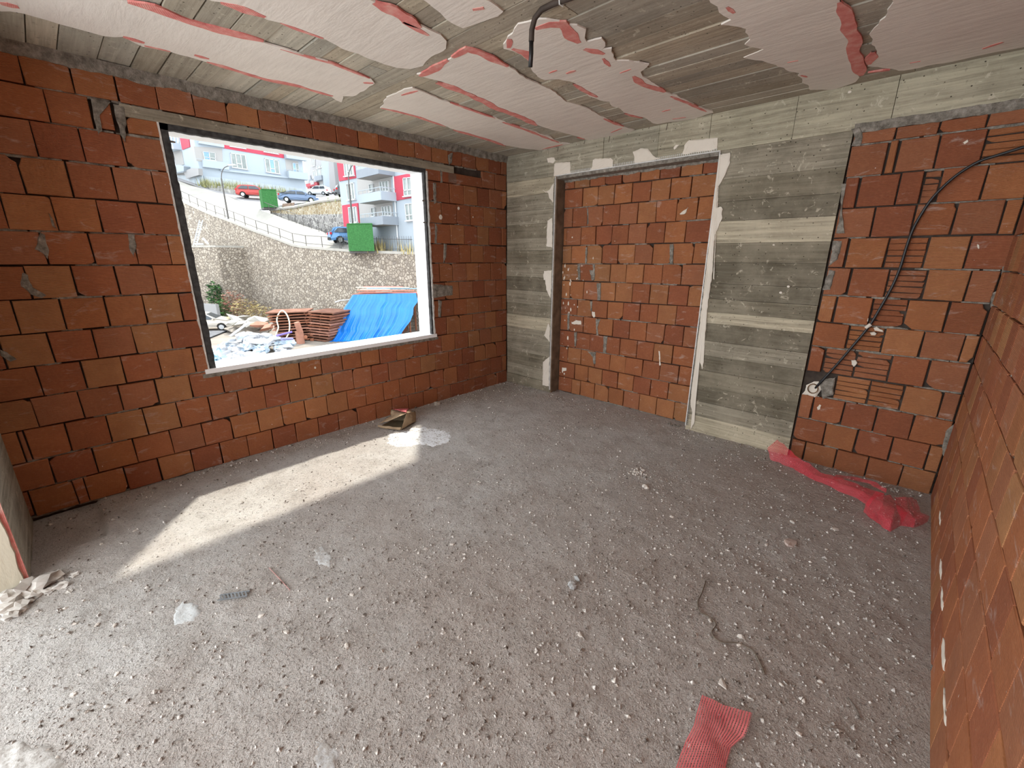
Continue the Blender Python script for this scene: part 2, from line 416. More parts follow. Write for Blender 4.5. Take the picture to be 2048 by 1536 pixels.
S = [(0, [(254, 0), (308, 14), (376, 37), (441, 58), (526, 80)], .055), (0, [(560, 95), (588, 103), (664, 124), (738, 154)], .02), (0, [(728, 164), (747, 164)], .06),
     (0, [(245, 70), (288, 82)], .06), (0, [(288, 88), (340, 100)], .035), (0, [(388, 106), (418, 114)], .06), (0, [(412, 121), (468, 137), (533, 156), (598, 170), (664, 190)], .045), (0, [(0, 4), (38, 12)], .06),
     (1, [(440, 0), (472, 8), (530, 30)], .06), (1, [(560, 42), (600, 56), (646, 73)], .03), (1, [(749, 0), (793, 23), (845, 50)], .07), (1, [(806, 40), (855, 68)], .04),
     (2, [(945, 14), (968, 12)], .06),
     (3, [(762, 214), (793, 220), (837, 232), (890, 251)], .035), (3, [(908, 257), (957, 272), (1012, 290)], .04), (3, [(900, 203), (940, 217), (990, 234)], .025), (3, [(1004, 242), (1057, 260), (1118, 283)], .035), (3, [(803, 188), (836, 179)], .035), (3, [(1085, 297), (1125, 287)], .03),
     (4, [(838, 149), (898, 118)], .055), (4, [(905, 112), (934, 97), (957, 103), (1016, 130)], .05), (4, [(873, 163), (910, 174), (944, 188), (988, 211), (1041, 233), (1074, 249)], .065), (4, [(1207, 235), (1247, 251)], .03), (4, [(1155, 273), (1170, 276)], .04), (4, [(1222, 263), (1245, 254)], .02),
     (5, [(1072, 55), (1100, 47), (1124, 47), (1138, 62), (1162, 81)], .06), (5, [(1172, 92), (1210, 104)], .06), (5, [(1206, 113), (1222, 129)], .035), (5, [(1016, 74), (1016, 92)], .07), (5, [(1024, 94), (1052, 103), (1062, 118)], .05), (5, [(1098, 143), (1114, 137)], .03), (5, [(1135, 145), (1152, 138)], .05), (5, [(1148, 165), (1168, 178), (1196, 191)], .04), (5, [(1264, 150), (1290, 166), (1328, 182)], .05), (5, [(1340, 190), (1375, 203), (1412, 221)], .025), (5, [(1345, 236), (1372, 232)], .025), (5, [(1325, 221), (1342, 217)], .03), (5, [(1240, 143), (1262, 135)], .02), (5, [(1250, 225), (1285, 234)], .03),
     (6, [(1678, 0), (1690, 20), (1701, 50), (1708, 90), (1717, 125), (1724, 148)], .06), (6, [(1453, 10), (1468, 22)], .03), (6, [(1575, 122), (1597, 118)], .025), (6, [(1600, 148), (1612, 152)], .03),
     (7, [(1966, 94), (2006, 80)], .05), (7, [(1748, 100), (1742, 125)], .05), (7, [(1820, 123), (1842, 119)], .02), (7, [(1736, 143), (1780, 137)], .03)]
for k, (pi, px, w) in enumerate(S): strip(px, w, patches[pi], k*3.7)

# ---- bricks
TONES = [(.42, .154, .062), (.46, .186, .072), (.37, .130, .056), (.48, .214, .088), (.34, .112, .052), (.40, .164, .080)]
TAN = (.45, .225, .095)
class Frame:
    def __init__(s, o, u, v, n): s.o, s.u, s.v, s.n = Vector(o), Vector(u), Vector(v), Vector(n)
    def __call__(s, a, b, w=0): return s.o+s.u*a+s.v*b+s.n*w
def brick(fr, parent, u0, u1, zb, zt, colr, seed, back=.03, proud=0.0, mat=None, chip=None, name='brick', mb_only=None, jit=1.0):
    """one hollow clay block: jittered outline, chamfered arris, now and then a knocked-off corner"""
    r = random.Random(seed); j = lambda a: r.uniform(-a, a)
    # corners anticlockwise: (u0,b) (u1,b) (u1,t) (u0,t); zb/zt are functions of u
    cs = [(u0+j(.003), zb(u0)+j(.003)), (u1+j(.003), zb(u1)+j(.003)), (u1+j(.003), zt(u1)+j(.003)), (u0+j(.003), zt(u0)+j(.003))]
    if chip is None and r.random() < .30: chip = [(r.randrange(4), r.uniform(.012, .045), r.uniform(.012, .05))]
    pts = []
    w, h = abs(u1-u0), abs(zt(u0)-zb(u0))
    for k in range(4):
        c = cs[k]; pr = cs[k-1]; nx = cs[(k+1) % 4]; cc = [x for x in (chip or []) if x[0] == k]
        if cc:
            a, b = cc[0][1], cc[0][2]
            def toward(p, q, d):
                L = math.hypot(q[0]-p[0], q[1]-p[1]); d = min(d, .6*L); return (p[0]+(q[0]-p[0])*d/L, p[1]+(q[1]-p[1])*d/L)
            pa, pb = toward(c, pr, a), toward(c, nx, b)
            mid = ((pa[0]+pb[0])/2+j(.006), (pa[1]+pb[1])/2+j(.006))
            pts += [pa, mid, pb]
        else: pts.append(c)
    cu = sum(p[0] for p in pts)/len(pts); cv = sum(p[1] for p in pts)/len(pts); ch = .0035
    face = proud+r.uniform(-.004, .004)*jit; tilt = (j(.012)*jit, j(.012)*jit)
    mb = mb_only or MB(); n = len(pts); i0 = len(mb.v)
    def wof(p): return face+tilt[0]*(p[0]-cu)+tilt[1]*(p[1]-cv)
    for p in pts: mb.v.append(tuple(fr(p[0], p[1], -back)))
    for p in pts: mb.v.append(tuple(fr(p[0], p[1], wof(p)-ch)))
    for p in pts:
        q = (p[0]+(ch if p[0] < cu else -ch), p[1]+(ch if p[1] < cv else -ch)); mb.v.append(tuple(fr(q[0], q[1], wof(p))))
    for k in range(n):
        k2 = (k+1) % n
        mb.f += [[i0+k, i0+k2, i0+n+k2, i0+n+k], [i0+n+k, i0+n+k2, i0+2*n+k2, i0+2*n+k]]
    mb.f.append([i0+2*n+k for k in range(n)])
    if mb_only: return None
    return mb.build(name, mat or M_BRICK, parent, color=colr)
def tone(seed, bias=1.0, tanp=.10):
    r = random.Random(seed*13+5)
    if r.random() < tanp: c = Vector(TAN)
    else: c = Vector(r.choice(TONES))
    return tuple(c*(r.uniform(.86, 1.12)*bias))
def bed(fr, parent, u0, u1, zf, seed, w=-.010, hh=.007, cover=.7, gaps=()):
    """mortar squeezed out of one bed joint, with breaks"""
    r = random.Random(seed); mb = MB(); u = u0
    while u < u1:
        L = r.uniform(.05, .35); e = min(u+L, u1)
        if r.random() < cover and not any(g[0] < (u+e)/2 < g[1] for g in gaps):
            k = max(2, int((e-u)/.025)); top = []; bot = []
            for i in range(k+1):
                a = u+(e-u)*i/k; t = .45+.55*math.sin(math.pi*min(1, max(0, i/k)))
                ww = w+r.uniform(-.006, .006)
                top.append(fr(a, zf(a)+(hh+r.uniform(0, .004))*t, ww)); bot.append(fr(a, zf(a)-(hh+r.uniform(0, .004))*t, ww))
            i0 = len(mb.v)
            for p in top+bot: mb.v.append(tuple(p))
            for p in top+bot: mb.v.append(tuple(Vector(p)-fr.n*(.03+w)))
            m = k+1
            for i in range(k):
                mb.f.append([i0+i, i0+i+1, i0+m+i+1, i0+m+i]); mb.f.append([i0+i, i0+2*m+i, i0+2*m+i+1, i0+i+1]); mb.f.append([i0+m+i, i0+m+i+1, i0+3*m+i+1, i0+3*m+i])
        u = e+r.uniform(0, .03)
    if mb.f: mb.build('mortar_joint', M_MORTAR, parent)
def smear(fr, parent, pts, th=.006, mat=None, seed=0, name='mortar_smear', base=0.0):
    """trowelled dab with a ragged outline lying on a wall face"""
    pts = [Vector((p[0], p[1])) for p in pts]; out = []; n = len(pts)
    for i in range(n):
        a, b = pts[i], pts[(i+1) % n]; L = (b-a).length; k = max(1, int(L/.012))
        for q in range(k):
            p = a.lerp(b, q/k); t = (b-a).normalized() if L else Vector((1, 0)); nn = Vector((-t.y, t.x))
            out.append(p+nn*(.007*mnoise.noise(Vector((p.x*26+seed, p.y*26, seed)))))
    c = sum(out, Vector((0, 0)))/len(out); mb = MB(); n = len(out)
    for p in out: mb.v.append(tuple(fr(p.x, p.y, base-.004)))
    for p in out: mb.v.append(tuple(fr(p.x, p.y, base+th*.5)))
    for p in out:
        q = c+(p-c)*.82; mb.v.append(tuple(fr(q.x, q.y, base+th*(1+.5*mnoise.noise(Vector((p.x*20, p.y*20, seed)))))))
    for i in range(n):
        j = (i+1) % n
        for l in range(2): mb.f.append([l*n+i, l*n+j, (l+1)*n+j, (l+1)*n+i])
    mb.f.append([2*n+i for i in range(n)])
    return mb.build(name, mat or M_MORTAR, parent)

# ---- left wall with the window opening
ZR = [2.502, 2.329, 2.131, 1.923, 1.716, 1.519, 1.318, 1.128, .947, .743, .547, .355, .148, -.035]     # course lines at the far corner
ZL = [2.497, 2.322, 2.131, 1.930, 1.734, 1.541, 1.349, 1.150, .956, .764, .576, .372, .185, .001]     # and 4 m nearer
def zrow(i):
    if i < 0: return lambda u: 2.648+.004*math.sin(u*3)
    a, b = ZR[i], ZL[i]
    return lambda u: a+(b-a)*(-u/4.0)
WY0, WY1, WZ0, WZ1 = -3.25, -1.155, .777, 2.425
BK = .03
YW = -4.75
mb = MB()
WO = -.225
mb.mm((WO, YW, -.05), (-BK, WY0-.0, H+.012)); mb.mm((WO, WY1, -.05), (-BK, .30, H+.012))
mb.mm((WO, WY0, -.05), (-BK, WY1, WZ0-.03)); mb.mm((WO, WY0, WZ1), (-BK, WY1, H+.012))
wall_left = struct(mb.build('wall_left', M_DARKJOINT), 'hollow brick wall with the large window opening')
FL = Frame((0, 0, 0), (0, 1, 0), (0, 0, 1), (1, 0, 0))
# vertical joints read off the photograph, course by course (photo x, y)
def J(s): return [tuple(float(c) for c in p.split(',')) for p in s.split()]
LEFT = {
 0: J('44,144 144.5,160 233,177 315,197 388,215 454,225 518,241 574,251 625,261 673,273 717,282 758,285 796,293 830,300 863,309 896,310 924,324 952,327 978,334 1003,337'),
 1: J('95,215 182,226 965,361 990.7,365'),
 2: J('69,283 165,296 252.5,312 868.8,390 900,392 928.7,395 955,399 979,402 1004,404'),
 3: J('41.7,351 140.6,364 230.4,369 310,379 884,429 914,432 941,436 967.7,438 991.7,440'),
 4: J('9,426 109,429 200.5,437 282.5,439 871,466 901,470 928.7,470 955,471 978,473 1004,475'),
 5: J('88,497 183.5,497 269.5,492 338.5,500 889,500 918,505 942,507 967.7,508 992,509'),
 6: J('56,567.6 149.7,565 235.6,565 311,560 879,544 906,544 933,543 957.5,543 982,543 1004,543'),
 7: J('32.5,638 127.6,633 213.5,622 290,620 363,614 891,580 918.5,578 945.6,576 969,575 992,574'),
 8: J('101.5,695 190,687 268,679.5 339.8,672 882,615 907.7,613 934,612 958.5,609 982,607 1004,605'),
 9: J('79.4,763 168,750 247,739 320,729 389,721 894,649 921,646 946,644 971,642 992,637'),
 10: J('65,815 161,807 242,797 315,786 383,775 444.5,759 501,753 551,748 600,740 642.6,732 684.5,724 722.6,716 759.6,709 793.5,703 827,696 857,690 883.7,687 911,682 937.5,675 960,671 982.6,666 1005,660'),
 11: J('44,900 58,897 137.5,876 219,860 292,847 359,835 421,818 478,803 530,791 578,782 624,774 667,764 707,758 743.5,750 778,741 811,737 842,730 871.5,722 898,717 924.6,712 949,706 972,701 993,695'),
 12: J('104.7,944 190.6,922 272,904 345,887 407.5,870 464,856 517,843 565,833 612,824 655,809 695,801 732,791 766.7,782 800,774 830.5,766 860,759 887.6,751 914,746 939,740 962,733 982.6,727 1003.6,721'),
 13: J('153,991 175,985 253,960 322,944 386,925 443,907 496,890 546,878 593,866 638,856 678,843 716,830 752,820 784.5,811 817,800 847,790 874.7,782 901,775 927,768 950,761 973,756 994,750')}
holes_l = {}
TANS = [X0(*p) for p in ((205, 750), (350, 775), (582, 742), (644, 769), (259, 845), (75, 640), (300, 610), (330, 690), (140, 575), (300, 838))]
for row in range(14):
    js = sorted(X0(*p).y for p in LEFT[row]); zt, zb = zrow(row-1), zrow(row)
    us = list(js)
    # carry the course on at its regular 196 mm pitch out of the picture
    while us[0] > YW+.05: us.insert(0, us[0]-.196)
    us[0] = max(us[0], YW)
    if us[-1] < -.004: us.append(-.004)
    z_mid = (zt(-2)+zb(-2))/2; spans_window = 1 <= row <= 9
    k = -1
    for a, b in zip(us[:-1], us[1:]):
        k += 1
        segs = [(a, b)]
        if spans_window:
            segs = []
            if a < WY0: segs.append((a, min(b, WY0)))
            if b > WY1: segs.append((max(a, WY1), b))
            if a < WY0 and b > WY1: segs = [(a, WY0), (WY1, b)]
            if row == 1:
                segs = [(s0, s1) for s0, s1 in segs]
        for (s0, s1) in segs:
            if s1-s0 < .012: continue
            sd = row*1000+k*10+(5 if s0 > -2 else 0)
            top, bot = (lambda u, f=zt: f(u)-.0045), (lambda u, f=zb: f(u)+.0045)
            if row == 9 and s1 > WY0-.01 and s0 < WY1+.01: pass
            if row == 1:
                # the lintel bears on this course: bricks beside it are cut down
                if s0 >= -3.44-.2 and s1 <= WY0+.01 and s0 > -3.60: 
                    if s0 < -3.42: continue
                    top = lambda u: 2.43
                if s0 >= WY1-.01 and s1 < -.80: top = lambda u: 2.43
                if -.80 > s0 >= WY1-.01 and s1 >= -.80: top = lambda u: 2.43
            narrow = (s1-s0) < .085
            colr = tone(sd, .80 if s0 > -1.2 else 1.0, .02)  # far end of the wall: shade painted in as a darker brick tone
            if any(s0 < q.y < s1 and zb(q.y) < q.z < zt(q.y) for q in TANS): colr = TAN
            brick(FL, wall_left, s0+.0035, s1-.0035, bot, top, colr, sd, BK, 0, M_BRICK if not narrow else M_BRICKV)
    gaps = [(WY0-.02, WY1+.02)] if 1 <= row <= 9 else []
    bed(FL, wall_left, YW+.1, -.01, zrow(row), 300+row, cover=.55, gaps=gaps)
# cut brick pieces beside the lintel in the second course
brick(FL, wall_left, -3.545, -3.475, lambda u: 2.335, lambda u: 2.485, TONES[2], 991, BK)
brick(FL, wall_left, -3.415, -3.256, lambda u: 2.335, lambda u: 2.425, TONES[1], 992, BK)
for (a, b, q) in ((-1.15, -1.02, 993), (-1.01, -.885, 994)): brick(FL, wall_left, a, b, lambda u: 2.335, lambda u: 2.428, TONES[q % 5], q, BK)
brick(FL, wall_left, -.875, -.765, lambda u: 2.335, lambda u: 2.428, (.17, .13, .10), 995, BK)
# mortar band closing the wall up to the slab
def wavy_band(fr, u0, u1, ztop, zlow, seed, parent, amp=.014, w0=.004, w1=.012, name='mortar_band', mat=None):
    n = max(4, int((u1-u0)/.02)); mb = MB()
    for i in range(n+1):
        u = u0+(u1-u0)*i/n
        zl = (zlow(u) if callable(zlow) else zlow)+amp*(mnoise.noise(Vector((u*7, seed, 0)))+.6*mnoise.noise(Vector((u*27, seed, 3))))
        zt = ztop(u) if callable(ztop) else ztop
        for (z, w) in ((zt, -.03), (zt, w1), ((zt+zl)/2, (w0+w1)/2+.004*mnoise.noise(Vector((u*12, seed, 9)))), (zl, w0), (zl, -.03)): mb.v.append(tuple(fr(u, z, w)))
    for i in range(n):
        for k in range(4): a = i*5+k; mb.f.append([a, a+1, a+6, a+5])
    mb.f.append([4, 3, 2, 1, 0]); mb.f.append([n*5+k for k in range(5)])
    return mb.build(name, mat or M_MORTAR, parent, smooth=False)
wavy_band(FL, YW, 0, H, 2.632, 1.3, wall_left, w1=.025)
# concrete lintel over the window
mb = MB(); mb.mm((WO, -3.43, WZ1), (.004, -.80, 2.492))
mb.build('lintel', M_CONC, wall_left, color=(.33, .31, .27))
def pxs(fn, ax, lst): return [(lambda q: (q[ax], q.z))(fn(*p)) for p in lst]
for i, poly in enumerate((
    [(182, 197), (222, 205), (198, 230), (205, 262), (196, 270), (188, 240)], [(226, 208), (246, 212), (252, 240), (250, 285), (240, 262), (232, 235)],
    [(80, 465), (90, 470), (98, 500), (95, 518), (88, 508), (68, 498)], [(256, 468), (270, 470), (272, 490), (267, 515), (258, 495)],
    [(45, 545), (55, 550), (66, 575), (92, 590), (84, 595), (62, 588), (42, 573)], [(0, 700), (15, 705), (32, 718), (22, 722), (0, 712)],
    [(896, 310), (905, 305), (903, 326), (898, 330)], [(866, 366), (872, 366), (872, 405), (868, 408)], [(880, 340), (884, 345), (885, 366), (881, 366)],
    [(888, 487), (893, 488), (892, 515), (887, 525)], [(866, 568), (905, 572), (905, 590), (868, 596)], [(877, 600), (883, 602), (881, 635), (877, 634)],
    [(870, 448), (874, 452), (873, 486), (869, 486)], [(98, 425), (106, 440), (112, 458), (104, 452)])):
    smear(FL, wall_left, pxs(X0, 1, poly), .007, M_MORTAR, i*2.3)
for i, (px, py, r) in enumerate(((881, 434, .022), (917, 417, .014), (946, 434, .008), (630, 735, .008))):
    p = X0(px, py); smear(FL, wall_left, [(p.y+r*math.cos(a), p.z+1.25*r*math.sin(a)) for a in [k*1.05 for k in range(6)]], .006, M_DAB, 40+i, 'plaster_splash')

# ---- window opening: white reveals, stone sill, dark foam bead round the inner edge
mb = MB(); mb.mm((WO-.03, WY0-.03, WZ0-.035), (.012, WY1+.03, WZ0))
window = struct(mb.build('window_1', flat('white_marble_sill', (.86, .87, .88), .45, .04, 5)), 'white stone sill and reveals of the unglazed window opening')
mb = MB(); mb.mm((WO-.005, WY1-.028, WZ0), (-.035, WY1, WZ1)); mb.build('reveal', M_WHITE, window)
mb = MB(); mb.mm((WO-.005, WY0, WZ0), (-.035, WY0+.028, WZ1)); mb.build('reveal', M_WHITE, window)
mb = MB(); mb.mm((WO-.005, WY0, WZ1-.028), (-.035, WY1, WZ1)); mb.build('reveal', M_WHITE, window)
M_FOAM = flat('dark_grey_foam', (.055, .055, .055), .9, .5, 22)
M_EDGE = flat('ragged_white_edge', (.62, .61, .58), .9, .2, 30)
def ragged(name, mat, uv0, uv1, width, side, seed, w0, w1, amp=.006):
    """a ragged strip on the wall face between two points, growing to one side"""
    a, b = Vector(uv0), Vector(uv1); d = (b-a); L = d.length; t = d.normalized(); nn = Vector((-t.y, t.x))*side; n = int(L/.02)
    mb = MB()
    for i in range(n+1):
        p = a+t*(L*i/n); q = p+nn*(width+amp*(mnoise.noise(Vector((i*.31, seed, 0)))+.5*mnoise.noise(Vector((i*.9, seed, 4)))))
        p = p+nn*(amp*.6*mnoise.noise(Vector((i*.4, seed, 8))))
        for (r_, w) in ((p, w0), (p, w1), (q, w1), (q, w0)): mb.v.append(tuple(FL(r_.x, r_.y, w)))
    for i in range(n):
        for k in range(4): k2 = (k+1) % 4; mb.f.append([i*4+k, i*4+k2, i*4+4+k2, i*4+4+k])
    mb.f.append([0, 1, 2, 3]); mb.f.append([n*4+k for k in (3, 2, 1, 0)])
    return mb.build(name, mat, window)
ragged('foam_bead', M_FOAM, (WY0, WZ1), (WY1, WZ1), .036, -1, 1, -.045, -.002)
ragged('foam_bead', M_FOAM, (WY0, WZ0), (WY0, WZ1), .045, -1, 2, -.045, -.002)
ragged('foam_bead', M_FOAM, (WY1, WZ0), (WY1, WZ1), .022, 1, 3, -.040, -.006)
ragged('mortar_edge', M_EDGE, (WY1, WZ0), (WY1, WZ1-.02), .016, -1, 5, -.02, .004, .01)
ragged('mortar_edge', M_EDGE, (WY0, WZ0), (WY0, WZ1), .010, 1, 6, -.02, .004, .005)
ragged('mortar_bed', M_MORTAR, (WY0-.05, WZ0-.035), (WY1+.05, WZ0-.035), .030, -1, 7, -.03, .006, .008)

# ---- pier at the near end of the window wall: raw side, plastered front
mb = MB(); mb.mm((-.30, -4.75, -.05), (.775, -4.335, H+.012))
mb.v = [(x, y, z) for x, y, z in mb.v]
pier = struct(mb.build('wall_pier', M_CONC, color=(.40, .39, .36)), 'concrete pier with plastered front at the left edge')
FPx = Frame((.775, 0, 0), (0, -1, 0), (0, 0, 1), (1, 0, 0))
mb = MB(); n = 60
for i in range(n+1):
    z = H*i/n; y = -4.352+.010*mnoise.noise(Vector((z*6, 2, 0)))+.008*mnoise.noise(Vector((z*25, 2, 0)))
    mb.v += [(.775, y, z), (.790, y-.003, z), (.790, -4.75, z)]
for i in range(n):
    for k in range(2): a = i*3+k; mb.f.append([a, a+1, a+4, a+3])
mb.build('plaster_coat', M_CREAM, pier)
mb = MB()
for i in range(n+1):
    z = H*i/n; y0 = -4.337; y1 = -4.356+.012*mnoise.noise(Vector((z*9, 6, 0))); mb.v += [(.7765, y0, z), (.7765, y1, z)]
for i in range(n): a = i*2; mb.f.append([a, a+1, a+3, a+2])
mb.build('mesh_strip', M_RED, pier)

# ---- right wall, seen at a glancing angle beside the camera
mb = MB(); mb.mm((W+BK, YB, -.05), (W+.30, .30, H+.012))
wall_right = struct(mb.build('wall_right', M_DARKJOINT), 'hollow brick wall close to the right of the view')
FR = Frame((W, 0, 0), (0, 1, 0), (0, 0, 1), (-1, 0, 0))
ph = {13: -1.25, 12: -1.65, 11: -2.48, 10: -2.25, 9: -1.96}
for row in range(14):
    zt, zb = zrow(row-1), zrow(row); p0 = ph.get(row, -1.0 if row % 2 else -1.1)
    u = p0
    while u < -.2: u += .1965
    us = [-.004, u-.1965 if u > -.05 else u]
    while us[-1] > -3.9: us.append(us[-1]-.1965)
    us = us[::-1]
    if us[-1]-us[-2] < .02: us.pop(-2)
    for k, (a, b) in enumerate(zip(us[:-1], us[1:])):
        sd = 50000+row*100+k
        brick(FR, wall_right, a+.0014, b-.0014, lambda q, f=zb: f(q)+.004, lambda q, f=zt: f(q)-.004, tone(sd, .98, .05), sd, BK, jit=.15)
    bed(FR, wall_right, -3.9, -.01, zrow(row), 700+row, cover=.35)
mbr = MB()                                  # the same wall running on behind the camera, out of view
for row in range(14):
    zt, zb = zrow(row-1), zrow(row); u = -4.0-(.098 if row % 2 else 0)
    while u > YB+.2:
        brick(FR, None, u-.193, u, lambda q, f=zb: f(q)+.004, lambda q, f=zt: f(q)-.004, None, int(row*77-u*100), BK, mb_only=mbr); u -= .1965
o = mbr.build('brickwork', M_BRICK, wall_right, color=TONES[0]); o['kind'] = 'stuff'
wavy_band(FR, YB, 0, H, 2.63, 5.1, wall_right)
for i, (y, z0, z1) in enumerate(((-.75, .165, .195), (-1.30, .150, .185), (-1.56, .160, .19), (-1.93, .150, .19), (-2.2, .16, .178))):
    smear(FR, wall_right, [(y-.10, z0+.012), (y-.05, z0+.004), (y+.01, z0), (y+.05, z0+.008), (y+.08, z1-.012), (y+.03, z1-.002), (y-.02, z1-.006), (y-.07, z1)], .003, M_DAB, 60+i, 'lime_smear')

# ---- back wall: beam, two columns, bricked-up doorway, brick panel
RC = .14
mb = MB(); mb.mm((-.30, .30, -.05), (W+.30, .45, H+.012))
wall_back = struct(mb.build('wall_back', M_DARKJOINT), 'back wall of concrete beam and columns filled in with brick')
def relief(name, x0, x1, z0, z1, colr, off=0.0, y1=.30, mat=None):
    mb = MB(); mb.mm((x0, -off, z0), (x1, y1, z1)); return mb.build(name, mat or M_CONC, wall_back, color=colr)
def bands(x0, x1, zs, cols, sd):
    r = random.Random(sd)
    for i, (a, b) in enumerate(zip(zs[:-1], zs[1:])):
        relief('board_imprint', x0, x1, b+.001, a-.001, cols[i % len(cols)], r.uniform(-.005, .004))
LIGHT = (.54, .50, .41); MID = (.33, .31, .265); DK = (.165, .152, .124); DK2 = (.225, .207, .168)
zs_r = [2.42, 2.20, 2.03, 1.88, 1.705, 1.55, 1.375, 1.245, 1.13, 1.03, .875, .74, .60, .45, .30, .155, -.04]
bands(2.40, 3.262, zs_r, [MID, DK2, DK, LIGHT, DK2, DK, DK, DK2, LIGHT, DK, MID, DK, DK2, DK, MID, LIGHT], 3)
zs_l = [2.42, 2.26, 2.10, 1.95, 1.80, 1.66, 1.51, 1.36, 1.20, 1.04, .90, .74, .58, .43, .27, .12, -.04]
bands(0.0, .73, zs_l, [LIGHT, MID, MID, DK2, MID, DK2, MID, DK, MID, DK2, LIGHT, MID, MID, DK2, MID, DK2], 4)
xs_b = [0, .62, 1.30, 1.86, 2.30, 2.90, 3.45, W]
for i, (a, b) in enumerate(zip(xs_b[:-1], xs_b[1:])):
    relief('board_imprint', a+.0015, b-.0015, 2.42, H+.012, ((.38, .36, .30), (.41, .385, .32), (.37, .35, .29), (.44, .41, .33), (.46, .43, .34), (.47, .44, .35), (.48, .45, .36))[i], (.002, .004, .001, .003, .002, .004, .001)[i], mat=M_BEAM)
# doorway head and timber-stained jamb
relief('doorway_head', .73, 2.40, 2.385, 2.419, (.30, .28, .25), -.004, mat=M_MORTAR)
mb = MB(); mb.mm((.7305, .003, -.04), (.742, .30, 2.419)); mb.build('doorway_jamb', flat('wet_stained_concrete', (.175, .125, .085), .85, .35, 8), wall_back)
FD = Frame((0, RC, 0), (1, 0, 0), (0, 0, 1), (0, -1, 0))
mb = MB(); mb.mm((.742, RC+BK, -.04), (2.40, .30, 2.40)); mb.build('infill_backing', M_DARKJOINT, wall_back)
DZL = [2.294, 2.102, 1.902, 1.711, 1.516, 1.329, 1.125, .941, .755, .562, .376, .183, .0]
DZR = [2.279, 2.102, 1.910, 1.719, 1.532, 1.342, 1.151, .960, .759, .568, .379, .196, .0]
def zdoor(i):
    if i < 0: return lambda u: 2.378
    return lambda u: DZL[i]+(DZR[i]-DZL[i])*(u-.8)/1.53
def Z(s, ox, oy, lst): return [(ox+a/s, oy+b/s) for a, b in lst]
z1 = lambda s: Z(5.12, 1080, 260, J(s)); z2 = lambda s: Z(4.5175, 1080, 540, J(s))
DOOR = [z1('355,540 510,530 668,510 843,490 1030,450 1230,430 1443,400 1668,380'), z1('437,680 595,660 762,650 942,640 1135,620 1335,590 1548,570'),
        z1('335,890 485,885 645,880 815,870 1000,850 1190,830 1400,810 1615,790'), z1('270,1090 420,1080 572,1070 735,1070 905,1060 1090,1050 1280,1040 1490,1030'),
        z1('322,1280 475,1270 635,1270 800,1260 970,1260 1155,1260 1345,1260 1570,1260'), z1('400,1450 550,1450 718,1450 885,1450 1062,1450 1255,1450 1450,1450'),
        z2('268,180 393,190 535,200 680,200 833,220 990,230 1155,230 1335,240'), z2('335,330 465,350 608,360 750,370 900,390 1060,410 1230,420'),
        z2('262,480 390,500 515,510 655,530 805,550 958,580 1120,590 1292,610'), z2('320,630 450,650 590,680 720,700 873,730 1025,750 1195,770'),
        z2('250,770 370,790 495,800 630,830 770,860 925,890 1080,910 1250,950'), z2('310,910 435,940 560,970 700,1000 840,1040 995,1070 1155,1110'),
        z2('285,1050 362,1060 490,1100 615,1130 750,1170 895,1210 1048,1250 1208,1290')]
YD = lambda px, py: hit(px, py, 1, RC)
for row, lst in enumerate(DOOR):
    us = [.746]+sorted(YD(*p).x for p in lst)+[2.396]; zt, zb = zdoor(row-1), zdoor(row)
    for k, (a, b) in enumerate(zip(us[:-1], us[1:])):
        if b-a < .012: continue
        sd = 20000+row*100+k
        brick(FD, wall_back, a+.0035, b-.0035, lambda q, f=zb: f(q)+.0045, lambda q, f=zt: f(q)-.0045, tone(sd, .86, .06), sd, BK, 0, M_BRICK if b-a > .08 else M_BRICKV)
    bed(FD, wall_back, .75, 2.39, zb, 800+row, cover=.45)
wavy_band(FD, .745, 2.396, 2.388, 2.365, 8.1, wall_back)
for i, poly in enumerate((z1('480,800 497,805 500,960 485,970 490,880'), z1('468,1200 487,1200 480,1370 465,1370'), z1('1330,1165 1370,1165 1362,1375 1330,1375'), z1('385,1370 410,1370 415,1535 390,1535'),
                          z1('540,1375 565,1380 560,1535 535,1535 545,1440'), z2('515,118 552,118 545,275 520,275'), z2('445,0 495,0 490,95 470,95'), z2('250,385 270,390 262,540 248,540'), z2('505,440 545,445 520,520 530,590 512,590'),
                          z2('310,560 335,560 325,690 312,690'), z2('575,600 610,600 598,745 572,745'), z2('430,735 505,745 500,850 485,850 480,790'), z2('455,280 475,285 470,370 460,370'))):
    smear(FD, wall_back, pxs(YD, 0, poly), .007, M_MORTAR, 100+i)
rs = random.Random(11)
for i in range(46):                         # white plaster splashes down the left of the infill
    u = .76+abs(rs.gauss(0, .16)); v = rs.uniform(.1, 2.2) if rs.random() < .3 else rs.uniform(.15, 1.5); a = rs.uniform(.004, .010); b = a*rs.uniform(1, 3)
    if u > 2.35: continue
    smear(FD, wall_back, [(u+a*math.cos(q), v+b*math.sin(q)) for q in [k*1.26 for k in range(5)]], .003, M_DAB, 200+i, 'plaster_splash')
for i, poly in enumerate((z2('275,450 375,455 378,495 280,490'), z2('470,375 497,380 500,420 485,432 472,410'), z2('1072,730 1085,735 1090,860 1080,862'), z2('200,880 240,885 240,912 198,912'), z1('1430,860 1520,790 1490,850 1440,868'))):
    smear(FD, wall_back, pxs(YD, 0, poly), .004, M_DAB, 300+i, 'plaster_splash')

